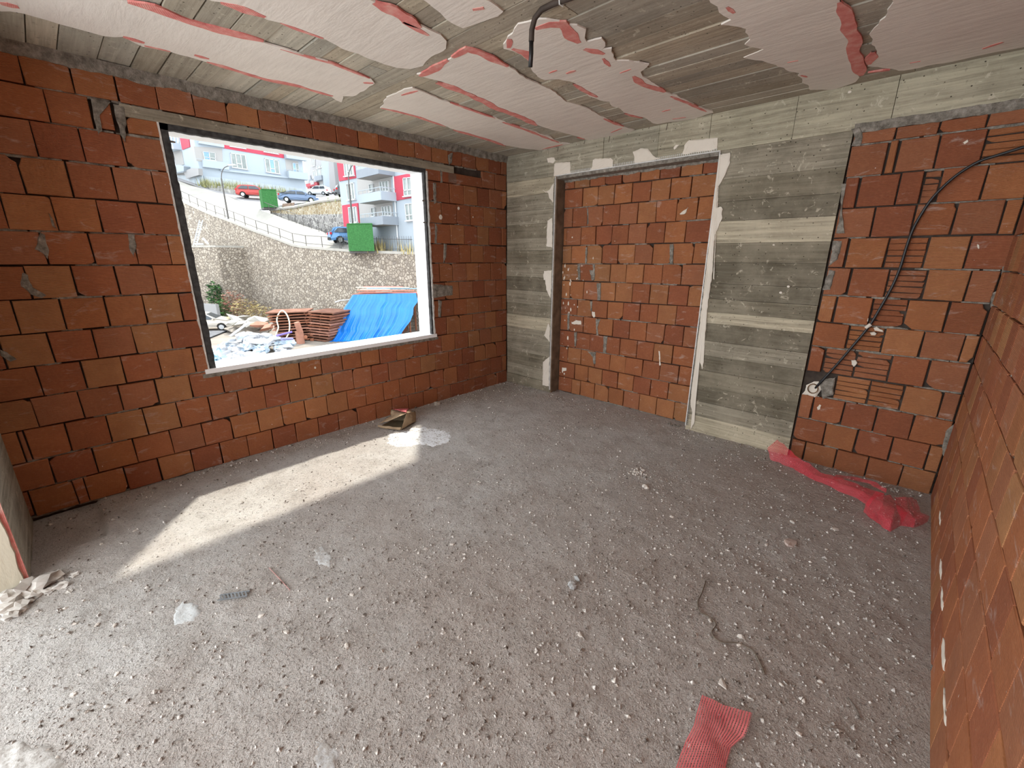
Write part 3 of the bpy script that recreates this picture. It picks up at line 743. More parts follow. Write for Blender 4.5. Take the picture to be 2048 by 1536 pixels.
# brick panel at the right of the back wall
FB = Frame((0, 0, 0), (1, 0, 0), (0, 0, 1), (0, -1, 0)); Y0f = lambda px, py: hit(px, py, 1, 0.0)
mb = MB(); mb.mm((3.266, BK, -.04), (W, .30, 2.43)); mb.build('infill_backing', M_DARKJOINT, wall_back)
BZ = [2.325, 2.125, 1.925, 1.728, 1.523, 1.324, 1.125, .940, .738, .546, .351, .160, -.03]
y1_ = lambda s: Z(3.84, 1580, 180, J(s)); y2_ = lambda s: Z(3.492, 1560, 540, J(s))
#  per course: (px joint list, first piece is a narrow ribbed end piece?, indices of opened bricks)
BRK = [(y1_('810,340 1148,290 1512,260'), 0, ()), (y1_('735,520 828,490 1130,480 1490,430'), 0, (4,)), (y1_('520,800 832,760 1010,760 1150,720 1490,730'), 1, (3,)),
       (y1_('632,1030 945,1000 1258,1000 1625,990'), 0, ()), (y1_('438,1250 738,1250 1045,1250 1362,1250 1725,1260'), 1, (2,)), (y2_('485,90 745,90 1010,110 1310,110'), 1, (2,)),
       (y2_('385,270 640,270 880,300 1165,320'), 1, (2,)), (y2_('472,460 720,490 988,520 1270,560'), 0, (1,)), (y2_('300,650 525,650 768,690 1025,740'), 1, (1, 2)),
       (y2_('372,850 612,880 850,900 1115,960'), 2, (1, 2)), (y2_('222,980 432,1020 662,1060 915,1110'), 1, ()), (y2_('308,1140 527,1200 768,1260 1022,1330'), 0, ()), (y2_('170,1270 380,1340 600,1390 840,1450'), 1, ())]
def open_brick(fr, parent, u0, u1, b, t, colr, seed):
    """block whose outer shell has been knocked off: the hollow cells show as ridges set back in the wall"""
    mb = MB(); z = b+.006; k = 0; r = random.Random(seed); n = 5; hh = (t-b-.01)/n
    for k in range(n):
        brick(fr, None, u0+.002, u1-.002, lambda q, z=z: z, lambda q, z=z: z+hh-.004, None, seed+k, .03, -.016+r.uniform(-.003, .003), mb_only=mb); z += hh
    return mb.build('opened_brick', M_BRICK, parent, color=colr)
for row, (lst, kind, op) in enumerate(BRK):
    us = [3.270]+sorted(Y0f(*p).x for p in lst)+[W-.004]; zb = BZ[row]; zt = BZ[row-1] if row else 2.405
    for k, (a, b) in enumerate(zip(us[:-1], us[1:])):
        if b-a < .012: continue
        sd = 30000+row*100+k; tl = zt if row else 2.405
        narrow = (k == 0 and kind == 1) or (row == 1 and k == 1)
        if kind == 2 and k == 0: continue
        if k in op:
            open_brick(FB, wall_back, a+.004, b-.004, zb, tl, tone(sd, .86, .1), sd); continue
        g = .0045 if not narrow else .009
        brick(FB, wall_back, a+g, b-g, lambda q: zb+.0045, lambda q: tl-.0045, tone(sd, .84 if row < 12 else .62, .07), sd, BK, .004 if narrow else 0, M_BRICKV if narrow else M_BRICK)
    bed(FB, wall_back, 3.28, W-.01, lambda q: zb, 900+row, cover=.6)
wavy_band(FB, 3.266, W, lambda u: 2.452+.014*mnoise.noise(Vector((u*5, 7, 0)))+.006*mnoise.noise(Vector((u*22, 7, 0))), 2.398, 12.2, wall_back, .008, .006, .010)
def fillet(poly, sd): smear(FB, wall_back, pxs(Y0f, 0, poly), .010, M_MORTAR, sd)
fillet(Z(3.84, 1580, 180, J('470,300 540,280 560,360 540,430 470,430 500,370')), 401); fillet(Z(3.84, 1580, 180, J('395,720 430,720 400,930 420,1100 360,1100 390,900')), 402)
fillet(Z(3.84, 1580, 180, J('330,1160 400,1160 370,1300 300,1350 320,1250')), 403); fillet(Z(3.84, 1580, 180, J('300,1380 350,1390 310,1535 250,1535')), 404)
fillet(Z(4.265, 1840, 440, J('700,400 775,370 770,470 720,570 680,560')), 405); fillet(Z(4.265, 1840, 440, J('620,620 690,600 660,740 610,860 590,840 600,720')), 406)
fillet(Z(4.042, 1840, 780, J('215,320 300,260 290,330 240,440 190,540 180,470')), 407); fillet(Z(3.492, 1560, 540, J('280,770 390,750 370,870 300,900')), 408)
# plaster dabs and metal corner beads round the doorway
for i, poly in enumerate((z1('150,350 170,335 310,330 318,450 300,470 145,475'), z1('75,290 150,280 165,310 140,340 85,335'), z1('545,310 570,295 725,288 752,310 750,375 620,405 510,420 540,370'),
        z1('955,225 1030,190 1110,195 1160,265 1240,295 1000,350 965,335 970,280'), z1('1480,160 1530,110 1700,90 1825,82 1820,195 1460,250'), z1('1370,185 1400,150 1440,150 1375,205'),
        z1('1850,250 1945,235 1950,330 1890,480 1825,585 1800,560'), z1('1790,820 1870,810 1865,900 1800,1060 1730,1130 1735,1000'), z1('1690,1440 1785,1415 1780,1535 1670,1535'),
        z2('1470,0 1560,0 1550,90 1530,230 1500,340 1440,290'), z2('1410,620 1450,600 1490,640 1440,700 1440,800 1470,900 1370,935'), z2('1310,1230 1360,1210 1385,1300 1400,1370 1365,1435 1295,1425'),
        z1('30,615 60,640 110,600 145,540 140,740 100,700 90,650'), z1('80,930 130,900 130,1200 70,1190'), z1('40,1470 70,1440 120,1480 120,1535 40,1535'),
        z2('40,10 110,0 100,260 60,180'), z2('80,480 95,520 90,650 40,590'), z2('30,830 90,780 85,1050 25,1040'))):
    q = pxs(Y0f, 0, poly)
    # keep the dabs off the opening itself
    q = [(min(u, .729) if u < 1.2 and v < 2.40 else (max(u, 2.402) if u > 1.2 and v < 2.40 else u), max(v, 2.421) if .72 < u < 2.40 else v) for u, v in q]
    smear(FB, wall_back, q, .006, M_DAB, 500+i, 'plaster_dab', base=.004)
M_ZINC = flat('galvanised_corner_bead', (.66, .66, .64), .5, .15, 40)
M_ZINC2 = flat('dull_galvanised_wing', (.20, .19, .175), .6, .3, 40)
def bead(x, z0, z1_, side):
    mb2 = MB(); mb = MB(); mb.mm((x-.004, -.009, z0), (x+.004, .012, z1_)); z = z0+.02
    while z < z1_-.02:                       # perforated wing
        mb2.box((x+side*.014, -.0065, z), (.020, .002, .006), Matrix.Rotation(.5*side, 3, 'Y')); z += .018
    b_ = mb.build('corner_bead', M_ZINC, wall_back); mb2.build('perforated_wing', M_ZINC2, b_)
bead(.728, .03, 2.41, -1); bead(2.402, .03, 2.41, 1)
mb = MB(); mb.mm((.73, -.009, 2.414), (2.40, .012, 2.422)); x = .75
while x < 2.38: mb.box((x, -.0065, 2.434), (.006, .002, .020)); x += .018
mb.build('corner_bead', M_ZINC, wall_back)
# loose tie wires on the beam
for i, (px, py, L) in enumerate(((1117, 290, .06), (1220, 268, .07), (1336, 240, .08), (1300, 250, .03), (1170, 281, .03))):
    p = Y0f(px, py); mb = MB(); mb.tube([p+Vector((0, -.002, 0)), p+Vector((.004, -.012, -L*.5)), p+Vector((-.006, -.008, -L))], .002, 5); mb.build('tie_wire', flat('rusty_wire', (.09, .06, .045), .8), wall_back)

# =================================================================== THINGS IN THE ROOM
def fz(p, dz=0.0): return Vector((p[0], p[1], floor_z(p[0], p[1])+dz))
# ---- bent conduit hanging from the ceiling
M_BLACK = flat('black_plastic', (.012, .012, .013), .45, .3, 10, spec=.5)
M_BROWNPL = flat('dusty_black_plastic', (.060, .045, .036), .7, .3, 14)
pe = hit(1130, -1, 2, H-.03); pb = hit(1083, 16, 2, H-.03); d0 = (pe-pb); d0.z = 0; d0.normalize()
down = hit(1066, 45, 2, H-.11)
cond = thing('electrical_conduit', 'black bent plastic conduit hanging from the bare concrete ceiling', 'conduit', (pb.x, pb.y, H-.03))
mb = MB(); pth = [pb+d0*.30, pb+d0*.2, pb+d0*.06, pb+d0*.0+Vector((0, 0, -.006)), pb-d0*.035+Vector((0, 0, -.03)), pb-d0*.05+Vector((0, 0, -.07)), pb-d0*.052+Vector((0, 0, -.115))]
mb.tube(pth, .0125, 12); mb.build('conduit_bend', M_BROWNPL, cond, True)
e = pth[-1]; mb = MB(); mb.tube([e+Vector((0, 0, .005)), e+Vector((0, 0, -.05)), e-d0*.004+Vector((0, 0, -.10))], .0105, 12); mb.build('inner_pipe', M_BLACK, cond, True)
mb = MB(); mb.tube([pb+d0*.10+Vector((0, 0, .03)), pb+d0*.10+Vector((.0, .016, .01)), pb+d0*.10+Vector((0, .012, -.016)), pb+d0*.10+Vector((0, -.012, -.016)), pb+d0*.10+Vector((0, -.016, .01)), pb+d0*.10+Vector((0, 0, .03))], .003, 6); mb.build('fixing_clip', M_ZINC, cond)
mb = MB(); mb.tube([pb+d0*.30, pb+d0*.36+Vector((0, 0, .026))], .0125, 12); mb.build('conduit_end', M_BLACK, cond)

# ---- black cable looping down the right of the back wall into a recessed box
cpx = [(2048, 294), (1997, 310), (1958, 323), (1918, 347), (1887, 373), (1861, 401), (1840, 433), (1825, 461), (1812, 498), (1800, 537), (1784, 574), (1760, 617), (1737, 654), (1703, 695), (1674, 729), (1640, 766), (1630, 777)]
offs = [.10, .075, .06, .05, .04, .03, .022, .02, .02, .02, .018, .016, .016, .022, .024, .018, -.012]
cp = [hit(px, py, 1, -o) for (px, py), o in zip(cpx, offs)]
cp = [p for p in cp if p.x < W-.02]
cp.insert(0, Vector((W-.012, cp[0].y-.03, cp[0].z+.012)))
def spline(pts, k=4):
    out = []
    for i in range(len(pts)-1):
        p0, p1, p2, p3 = pts[max(i-1, 0)], pts[i], pts[i+1], pts[min(i+2, len(pts)-1)]
        for j in range(k):
            t = j/k; out.append(.5*((2*p1)+(p2-p0)*t+(2*p0-5*p1+4*p2-p3)*t*t+(3*p1-p0-3*p2+p3)*t**3))
    out.append(pts[-1]); return out
cab = thing('electric_cable', 'black cable curving down the brick panel into a round wall box', 'cable', cp[-1])
mb = MB(); mb.tube(spline(cp), .0085, 10); mb.build('cable_sheath', M_BLACK, cab, True)
p = hit(1737, 652, 1, -.016); mb = MB(); mb.tube([p+Vector((-.012, 0, -.016)), p+Vector((.010, 0, .014))], .0125, 10); mb.build('tape_wrap', M_DAB, cab)
jc = hit(1626, 777, 1, 0)
jb = thing('wall_box', 'round brown wall box set in white plaster beside concrete column', 'wall box', jc)
mb = MB(); n = 16
for k in range(n):
    a = 2*math.pi*k/n; mb.v += [tuple(jc+Vector((.030*math.cos(a), -.012, .034*math.sin(a)))), tuple(jc+Vector((.036*math.cos(a), -.012, .040*math.sin(a)))), tuple(jc+Vector((.036*math.cos(a), .028, .040*math.sin(a)))), tuple(jc+Vector((.030*math.cos(a), .02, .034*math.sin(a))))]
for k in range(n):
    k2 = (k+1) % n
    for j in range(4): j2 = (j+1) % 4; mb.f.append([k*4+j, k*4+j2, k2*4+j2, k2*4+j])
mb.f.append([k*4+3 for k in range(n)])
mb.build('box_rim', flat('brown_box_plastic', (.16, .095, .05), .7, .3, 30), jb)
smp = Z(6.98, 1580, 600, J('220,1190 330,1140 400,1140 420,1180 465,1220 440,1260 400,1300 350,1350 300,1370 250,1330 165,1320 210,1270'))
smear(FB, jb, pxs(Y0f, 0, smp), .010, M_DAB, 71, 'plaster_collar', base=-.012)
fr_ = FB
for i, poly in enumerate((Z(6.98, 1580, 600, J('1030,235 1085,230 1085,290 1070,320 1040,280')), Z(6.98, 1580, 600, J('1165,390 1220,365 1260,410 1310,440 1180,430')), Z(6.98, 1580, 600, J('1115,460 1180,440 1215,470 1190,500 1130,495')), Z(6.98, 1580, 600, J('855,840 910,840 940,880 890,935 865,900')), Z(6.98, 1580, 600, J('375,1500 410,1460 430,1470 420,1530 390,1535')), y1_('1330,405 1365,380 1370,395 1345,412'), Z(4.265, 1840, 440, J('485,205 500,215 508,245 495,248')))):
    smear(FB, wall_back, pxs(Y0f, 0, poly), .005, M_DAB, 600+i, 'plaster_splash', base=-.004)
for i, (px, py) in enumerate(((1548, 490), (1577, 573), (1562, 585), (1700, 185))):
    p = Y0f(px, py); r = .012; smear(FB, wall_back, [(p.x+r*math.cos(a), p.z+.8*r*math.sin(a)) for a in [k*1.05 for k in range(6)]], .005, M_DAB, 620+i, 'plaster_splash', base=.004)

# ---- torn brown cement bag by the window wall
def bagf():
    M_PAPER = flat('brown_kraft_paper', (.36, .265, .170), .85, .22, 14); M_PRINT = flat('red_bag_print', (.50, .12, .13), .8, .3, 25)
    M_IN = flat('bag_inside', (.20, .165, .105), .9, .2, 10)
    q = lambda x, y: (740+x/11.378, 800+y/11.378)
    A = FLO(*q(195, 625)); B = FLO(*q(700, 690)); C = FLO(*q(1035, 490))          # front-left, front, right feet on the floor
    D = A+(C-B)*.80                                                                # back-left foot
    t = thing('paper_bag', 'torn brown paper cement bag with red print lying by window wall', 'bag', (B.x, B.y, 0))
    hz = lambda px, py, P: hit(px, py, 0, P.x)
    top_b = Vector((B.x-.02, B.y+.06, .155)); top_c = Vector((C.x-.02, C.y+.0, .125)); top_a = A+Vector((0, 0, .030)); top_d = Vector((D.x+.05, D.y+.02, .17))
    def sheet(name, rows, mat, sd, th=.004, par=t):
        # bilinear patch of control rows with paper crumple, given real thickness
        nu, nv = 14, 10; mb = MB(); R = len(rows)-1; Cn = len(rows[0])-1
        def ev(u, v):
            a = min(int(v*R), R-1); fv = v*R-a; b = min(int(u*Cn), Cn-1); fu = u*Cn-b
            p = rows[a][b].lerp(rows[a][b+1], fu).lerp(rows[a+1][b].lerp(rows[a+1][b+1], fu), fv)
            k = .010*mnoise.noise(p*16+Vector((sd, 0, 0)))+.005*mnoise.noise(p*40+Vector((sd, 1, 0)))
            return p+Vector((k, k*.6, abs(k)))
        g = [[ev(i/nu, j/nv) for i in range(nu+1)] for j in range(nv+1)]
        for j in range(nv+1):
            for i in range(nu+1): mb.v.append(tuple(g[j][i]))
        m = len(mb.v)
        for j in range(nv+1):
            for i in range(nu+1): mb.v.append(tuple(g[j][i]-Vector((0, 0, th))))
        W_ = nu+1
        for j in range(nv):
            for i in range(nu):
                a = j*W_+i; mb.f.append([a, a+1, a+W_+1, a+W_]); mb.f.append([m+a, m+a+W_, m+a+W_+1, m+a+1])
        for i in range(nu):
            for j in (0, nv): a = j*W_+i; mb.f.append([a, a+1, m+a+1, m+a])
        for j in range(nv):
            for i in (0, nu): a = j*W_+i; mb.f.append([a, a+W_, m+a+W_, m+a])
        return mb.build(name, mat, par, True)
    A2, B2, C2 = fz(A, .01), fz(B, .01), fz(C, .01); D2 = fz(D, .01)
    ridge0 = Vector((B.x*.15+C.x*.85-.06, B.y*.15+C.y*.85-.02, .20)); 
    upA = A2+Vector((0, 0, .035)); 
    q1 = at(*q(470, 230), (A2-CAM).dot(CF)*1.035); q2 = at(*q(890, 215), (C2-CAM).dot(CF)*1.01); q3 = at(*q(1040, 265), (C2-CAM).dot(CF)*1.02); q4 = at(*q(830, 300), (B2-CAM).dot(CF)*1.0)
    top = sheet('bag_top', [[upA, upA.lerp(q4, .5)+Vector((0, 0, -.01)), q4], [D2.lerp(q1, .4), upA.lerp(q1, .7).lerp(q4, .5), q2.lerp(q4, .5)], [q1, q1.lerp(q2, .5), q2]], M_PAPER, 1)
    sheet('printed_panel', [[q1.lerp(q4, .55)+Vector((0, 0, .012)), q4+Vector((0, 0, .010))], [q1.lerp(q2, .10)+Vector((0, 0, .010)), q2+Vector((0, 0, .010))]], M_PRINT, 2, par=top)
    sheet('bag_bottom', [[A2, A2.lerp(B2, .5), B2], [A2.lerp(D2, .5), A2.lerp(C2, .5), C2.lerp(B2, .5)], [D2, D2.lerp(C2, .5), C2]], M_IN, 3)
    sheet('bag_side', [[B2, C2.lerp(B2, .5), C2], [B2.lerp(q4, .5), C2.lerp(q4, .5), C2.lerp(q3, .5)], [q4, q4.lerp(q3, .5), q3]], M_PAPER, 4)
    sheet('bag_back', [[D2, D2.lerp(C2, .5), C2+Vector((-.03, .02, 0))], [q1, q1.lerp(q2, .5), q3]], M_IN, 5)
    sheet('bag_front_lip', [[A2+Vector((.004, 0, 0)), A2.lerp(B2, .5)+Vector((.006, -.004, 0)), B2+Vector((.004, 0, 0))], [A2+Vector((0, 0, .02)), A2.lerp(B2, .5)+Vector((0, 0, .018)), B2+Vector((-.004, .004, .022))]], M_PAPER, 6)
    sheet('bag_gusset', [[q4, q4.lerp(q2, .5), q2], [q4.lerp(q3, .4), q3.lerp(q2, .6), q3]], M_PAPER, 7)
bagf()
# ---- spilt white powder beside the bag
def puddle(name, px, mat, label, cat, sd, h=.006, kind=None):
    pts = [FLO(*p) for p in px]; out = []; n = len(pts)
    for i in range(n):
        a, b = pts[i], pts[(i+1) % n]; k = max(1, int((b-a).length/.012))
        for j in range(k):
            p = a.lerp(b, j/k); c = sum(pts, Vector())/n; dd = (p-c).normalized()
            out.append(p+dd*(.022*mnoise.noise(p*14+Vector((sd, 0, 0)))+.014*mnoise.noise(p*45)))
    c = sum(out, Vector())/len(out); mb = MB(); n = len(out); rings = 7
    mb.vert(fz(c, h))
    for r_ in range(1, rings+1):
        f = r_/rings
        for p in out:
            q = c.lerp(p, f); mb.v.append(tuple(fz(q, h*(1-f**3)*(.7+.5*mnoise.noise(q*30)) + (.0008 if r_ < rings else -.002))))
    for i in range(n): mb.f.append([0, 1+i, 1+(i+1) % n])
    for r_ in range(rings-1):
        for i in range(n):
            j = (i+1) % n; a = 1+r_*n; mb.f.append([a+i, a+j, a+n+j, a+n+i])
    o = mb.build(name, mat, None, True); tag(o, label, cat)
    if kind: o['kind'] = kind
    return o
def m_powder(name, base, thr):
    t = NT(name, .95); p = t.pos(); n = t.noise(p, 55, 4, .7); n2 = t.noise(p, 9, 3)
    c = t.mix(t.step(t.math('ADD', t.math('MULTIPLY', n, .7), t.math('MULTIPLY', n2, .3)), thr, thr+.10), base, (.36, .34, .315))
    return t.out(c, t.bump(n, .5, .006))
qb = lambda s: [(740+x/11.378, 800+y/11.378) for x, y in J(s)]
puddle('gypsum_powder', qb('380,740 700,720 950,610 1250,580 1450,620 1600,650 1800,720 1880,820 1850,930 1700,1010 1450,1060 1150,1000 900,1050 500,1050 380,960'), m_powder('white_gypsum', (.72, .74, .76), .50), 'white powder spilt on the floor in front of paper bag', 'powder', 3, .005, 'stuff')

# ---- red net heaped along the foot of the brick panel
def net_sheet(name, mat, rows, nu, nv, par, sd, amp=.012, lift=True):
    R = len(rows)-1; Cn = len(rows[0])-1; vs_ = []; fs = []; uv = []; sz = []
    def ev(u, v):
        a = min(int(v*R), R-1); fv = v*R-a; b = min(int(u*Cn), Cn-1); fu = u*Cn-b
        p = rows[a][b].lerp(rows[a][b+1], fu).lerp(rows[a+1][b].lerp(rows[a+1][b+1], fu), fv)
        k = amp*mnoise.noise(p*9+Vector((sd, 0, 0)))+amp*.6*mnoise.noise(p*23+Vector((sd, 1, 0)))
        p = p+Vector((k*.5, k*.5, k))
        fzz = floor_z(p.x, p.y)
        if p.z < fzz+.004: p.z = fzz+.004
        return p
    for j in range(nv+1):
        for i in range(nu+1): vs_.append(ev(i/nu, j/nv))
    Wd = nu+1
    for j in range(nv):
        for i in range(nu): a = j*Wd+i; fs.append((a, a+1, a+Wd+1, a+Wd))
    me = bpy.data.meshes.new(name); me.from_pydata([tuple(v) for v in vs_], [], fs); me.update()
    lu = sum((vs_[i+1]-vs_[i]).length for i in range(nu)); lv = sum((vs_[(j+1)*Wd+nu//2]-vs_[j*Wd+nu//2]).length for j in range(nv))
    ul = me.uv_layers.new(name='UVMap')
    for pl in me.polygons:
        for li in pl.loop_indices:
            vi = me.loops[li].vertex_index; ul.data[li].uv = ((vi % Wd)/nu*lu, (vi//Wd)/nv*lv)
    return link(name, me, mat, par, True)
def NP(px, py, z): return hit(px, py, 2, z)
def netf():
    q = lambda x, y, z=0.0: NP(1520+x/5.689, 860+y/5.689, z)
    o = q(1450, 950); t = thing('red_net', 'crumpled bright red plastic net lying along the brick panel', 'net', (o.x, o.y, 0))
    net_sheet('net_tail', M_NET, [[q(130, 330, .02), q(330, 420), q(600, 560), q(860, 680), q(1100, 770), q(1230, 880)], [q(90, 200, .10), q(350, 330, .06), q(640, 500, .05), q(900, 600, .05), q(1180, 700, .05), q(1300, 780, .05)], [q(200, 110, .16), q(400, 290, .09), q(700, 480, .06), q(960, 570, .06), q(1250, 680, .05), q(1420, 720, .05)]], 70, 12, t, 1)
    net_sheet('net_fold', M_NET, [[q(830, 560, .03), q(1000, 560, .05), q(1240, 610, .06), q(1430, 720, .08)], [q(850, 520, .03), q(1050, 530, .05), q(1330, 600, .08), q(1430, 680, .10)]], 40, 8, t, 2)
    net_sheet('net_bundle', M_NET, [[q(1180, 930), q(1330, 1060), q(1490, 1150), q(1600, 1090)], [q(1200, 860, .05), q(1350, 960, .07), q(1500, 1040, .06), q(1640, 1000, .03)], [q(1260, 770, .09), q(1400, 830, .13), q(1530, 880, .11), q(1680, 950, .05)], [q(1300, 720, .10), q(1430, 730, .14), q(1500, 720, .14), q(1560, 800, .1)]], 36, 26, t, 3, .018)
    net_sheet('net_bundle', M_NET, [[q(1600, 1080), q(1760, 1110), q(1900, 1050)], [q(1620, 1000, .05), q(1780, 1010, .06), q(1910, 1000, .04)], [q(1540, 880, .11), q(1700, 900, .10), q(1840, 930, .05)], [q(1510, 770, .12), q(1660, 765, .13), q(1790, 780, .10)]], 32, 26, t, 4, .018)
netf()
def net2():
    q = lambda x, y, z=0.0: NP(1320+x/9.2545, 1370+y/9.2545, z)
    o = q(1000, 1000); t = thing('net_scrap', 'faded red net strip lying flat on the floor nearest the camera', 'net', (o.x, o.y, 0))
    net_sheet('net_strip', M_NET2, [[q(-400, 2700, .006), q(-50, 2300, .006), q(260, 1600, .006), q(480, 1030, .006), q(620, 750, .008), q(780, 180, .008)], [q(300, 2800, .01), q(550, 2300, .01), q(800, 1600, .012), q(950, 1050, .012), q(1080, 700, .012), q(1200, 370, .012)], [q(900, 2900, .006), q(1050, 2300, .006), q(1230, 1500, .006), q(1330, 1150, .008), q(1560, 960, .015), q(1700, 520, .02)]], 60, 24, t, 6, .006)
net2()

# ---- small loose things on the floor
M_STONE = flat('grey_grit', (.33, .30, .27), .9, .3, 40); M_CHIP = flat('plaster_chip', (.60, .56, .51), .9, .15, 30); M_PINKCHIP = flat('pinkish_plaster_flake', (.46, .37, .33), .9, .15, 20)
def flake(name, px, size, mat, label, cat, sd, th=.008, group=None, sides=7, asp=.65):
    p = FLO(*px); r = random.Random(sd); a0 = r.uniform(0, 6.28); mb = MB(); pts = []
    for k in range(sides):
        a = a0+2*math.pi*k/sides; rr = size*.5*r.uniform(.7, 1.1); v = Vector((rr*math.cos(a), rr*asp*math.sin(a), 0)); v.rotate(Matrix.Rotation(a0*1.7, 3, 'Z')); pts.append(fz(p+v, -.003))
    i0 = 0; n = len(pts); c = sum(pts, Vector())/n
    mb.v = [tuple(q) for q in pts]+[tuple(c+(q-c)*.9+Vector((0, 0, th*r.uniform(.7, 1.2)+.003))) for q in pts]
    mb.v.append(tuple(c+Vector((0, 0, th+.005))))
    for k in range(n): k2 = (k+1) % n; mb.f += [[k, k2, n+k2, n+k], [n+k, n+k2, 2*n]]
    mb.f.append(list(range(n))[::-1])
    return tag(mb.build(name, mat), label, cat, group)
def lumpy(name, px, size, mat, label, cat, sd, n=1, spread=0, group=None):
    p = FLO(*px); r = random.Random(sd); mb = MB()
    for k in range(n):
        q = p+Vector((r.gauss(0, spread), r.gauss(0, spread), 0)); s_ = size*.5*r.uniform(.6, 1.1) if n > 1 else size*.5
        mb.lump(fz(q, s_*.35), (s_, s_*r.uniform(.6, .9), s_*.6), sd+k, 1, .5, Matrix.Rotation(r.uniform(0, 6), 3, 'Z'))
    return tag(mb.build(name, mat), label, cat, group)
flake('plaster_flake', (1581, 1085), .105, M_PINKCHIP, 'large flat pinkish plaster flake on floor below the red net', 'flake', 1, .01, None, 8)
flake('plaster_flake', (1670, 1057), .05, M_CHIP, 'oval pale plaster flake just below the red net heap', 'flake', 2)
flake('plaster_flake', (1585, 1043), .034, M_CHIP, 'small pale flake between the red net and the large flake', 'flake', 3)
lumpy('plaster_lump', (1293, 976), .05, M_CHIP, 'white upright plaster lump in mid floor before right column', 'lump', 4, 2, .012)
o = lumpy('crumbled_plaster', (1275, 942), .022, M_CHIP, 'crumbled pale plaster heap in front of the bricked-up doorway', 'rubble', 5, 40, .03); o['kind'] = 'stuff'
lumpy('mortar_lump', (1149, 1166), .045, flat('blue_grey_mortar', (.40, .41, .41), .9, .15, 30), 'blue-grey mortar lump in the middle of the floor', 'lump', 6, 6, .018)
lumpy('pebble', (1482, 1272), .033, M_CHIP, 'rounded pale pebble beside the thin wire on floor', 'pebble', 7)
flake('plaster_flake', (1446, 1366), .05, M_CHIP, 'pale flake on floor above the faded net strip', 'flake', 8, .004)
flake('mortar_chunk', (874, 808), .10, flat('mortar_chunk', (.42, .39, .34), .9, .2, 20), 'angular mortar chunk at the foot of the window wall', 'chunk', 9, .03, None, 6)
lumpy('mortar_crumbs', (1110, 780), .03, M_MORTAR, 'dark mortar crumbs at left foot of the doorway', 'rubble', 10, 14, .05)
lumpy('mortar_crumbs', (1350, 851), .028, M_MORTAR, 'mortar crumbs at right foot of the doorway', 'rubble', 11, 14, .05)
rh = random.Random(31); M_PALEM = flat('pale_mortar', (.50, .475, .44), .95, .2, 16)
for i, (px, py, s_) in enumerate(((20, 1200, .10), (50, 1182, .12), (85, 1168, .13), (105, 1160, .08), (35, 1215, .09), (68, 1190, .07), (10, 1222, .08), (125, 1172, .05), (95, 1182, .05), (150, 1150, .035), (55, 1205, .05), (22, 1232, .06), (140, 1182, .03), (112, 1150, .05))):
    p = FLO(px, py); mb = MB(); mb.lump(fz(p, s_*.12), (s_*.55, s_*.42, s_*.24), 70+i, 2, 1.1, Matrix.Rotation(rh.uniform(0, 6), 3, 'Z')); tag(mb.build('mortar_lump', M_PALEM), 'pale crumbly mortar lump at the foot of the plastered pier', 'lump', 'mortar lumps by the pier')
puddle('mortar_stain', [(345, 1215), (365, 1200), (395, 1205), (402, 1225), (385, 1240), (350, 1245)], m_powder('blue_white_splash', (.52, .545, .55), .52), 'bluish white plaster splash on floor at left', 'splash', 8, .003)
puddle('mortar_stain', [(625, 1095), (645, 1090), (668, 1115), (660, 1135), (635, 1125)], m_powder('faint_white_splash', (.50, .51, .51), .47), 'faint whitish plaster splash in left middle of the floor', 'splash', 9, .002)
puddle('mortar_stain', [(630, 1480), (655, 1475), (680, 1510), (672, 1560), (640, 1550)], m_powder('faint_white_splash2', (.47, .475, .475), .46), 'faint whitish splash on floor at the bottom edge', 'splash', 10, .002)
puddle('mortar_stain', [(-40, 1500), (40, 1478), (100, 1490), (128, 1525), (100, 1560), (-40, 1580)], m_powder('rough_white_mortar', (.52, .51, .49), .46), 'rough white mortar spill in the bottom left corner', 'splash', 11, .014)
# perforated scrap of corner bead
def scrap():
    a, b = FLO(438, 1196), FLO(497, 1188); d = (b-a); L = d.length; ang = math.atan2(d.y, d.x); c = fz((a+b)/2, .010); mb = MB(); R = Matrix.Rotation(ang, 3, 'Z'); M_S = flat('grey_steel', (.30, .33, .35), .4, .2, 30, .6)
    for s_ in (-1, 1): mb.box(c+R @ Vector((0, s_*.017, 0)), (L, .006, .004), R)
    k = -L/2+.008
    while k < L/2: mb.box(c+R @ Vector((k, 0, 0)), (.006, .036, .003), R @ Matrix.Rotation(.5, 3, 'Z')); k += .016
    tag(mb.build('perforated_strip', M_S), 'short perforated steel strip on the floor at left', 'metal strip')
scrap()
def wiref(name, px, r_, mat, label, cat):
    pts = spline([fz(FLO(*p), .006) for p in px], 5); mb = MB(); mb.tube(pts, r_, 6); tag(mb.build(name, mat, None, True), label, cat)
zz = lambda s: Z(2.2725, 1100, 860, J(s))
wiref('thin_wire', zz('708,685 690,740 672,780 680,825 720,845 755,880 735,920 770,960 850,965 900,985 930,1010 960,1065 975,1110'), .0026, flat('grey_brown_wire', (.16, .13, .10), .7), 'thin crooked wire lying on floor right of centre', 'wire')
wiref('thin_wire', zz('1355,1215 1385,1255 1400,1285 1412,1310'), .002, flat('grey_brown_wire2', (.14, .12, .10), .7), 'short bent wire on floor near the right brick wall', 'wire')
wiref('straw', [(538, 1135), (560, 1158), (580, 1180)], .0022, flat('pink_string', (.42, .24, .22), .8), 'straight pinkish string on floor left of centre', 'string')
rs = random.Random(21)
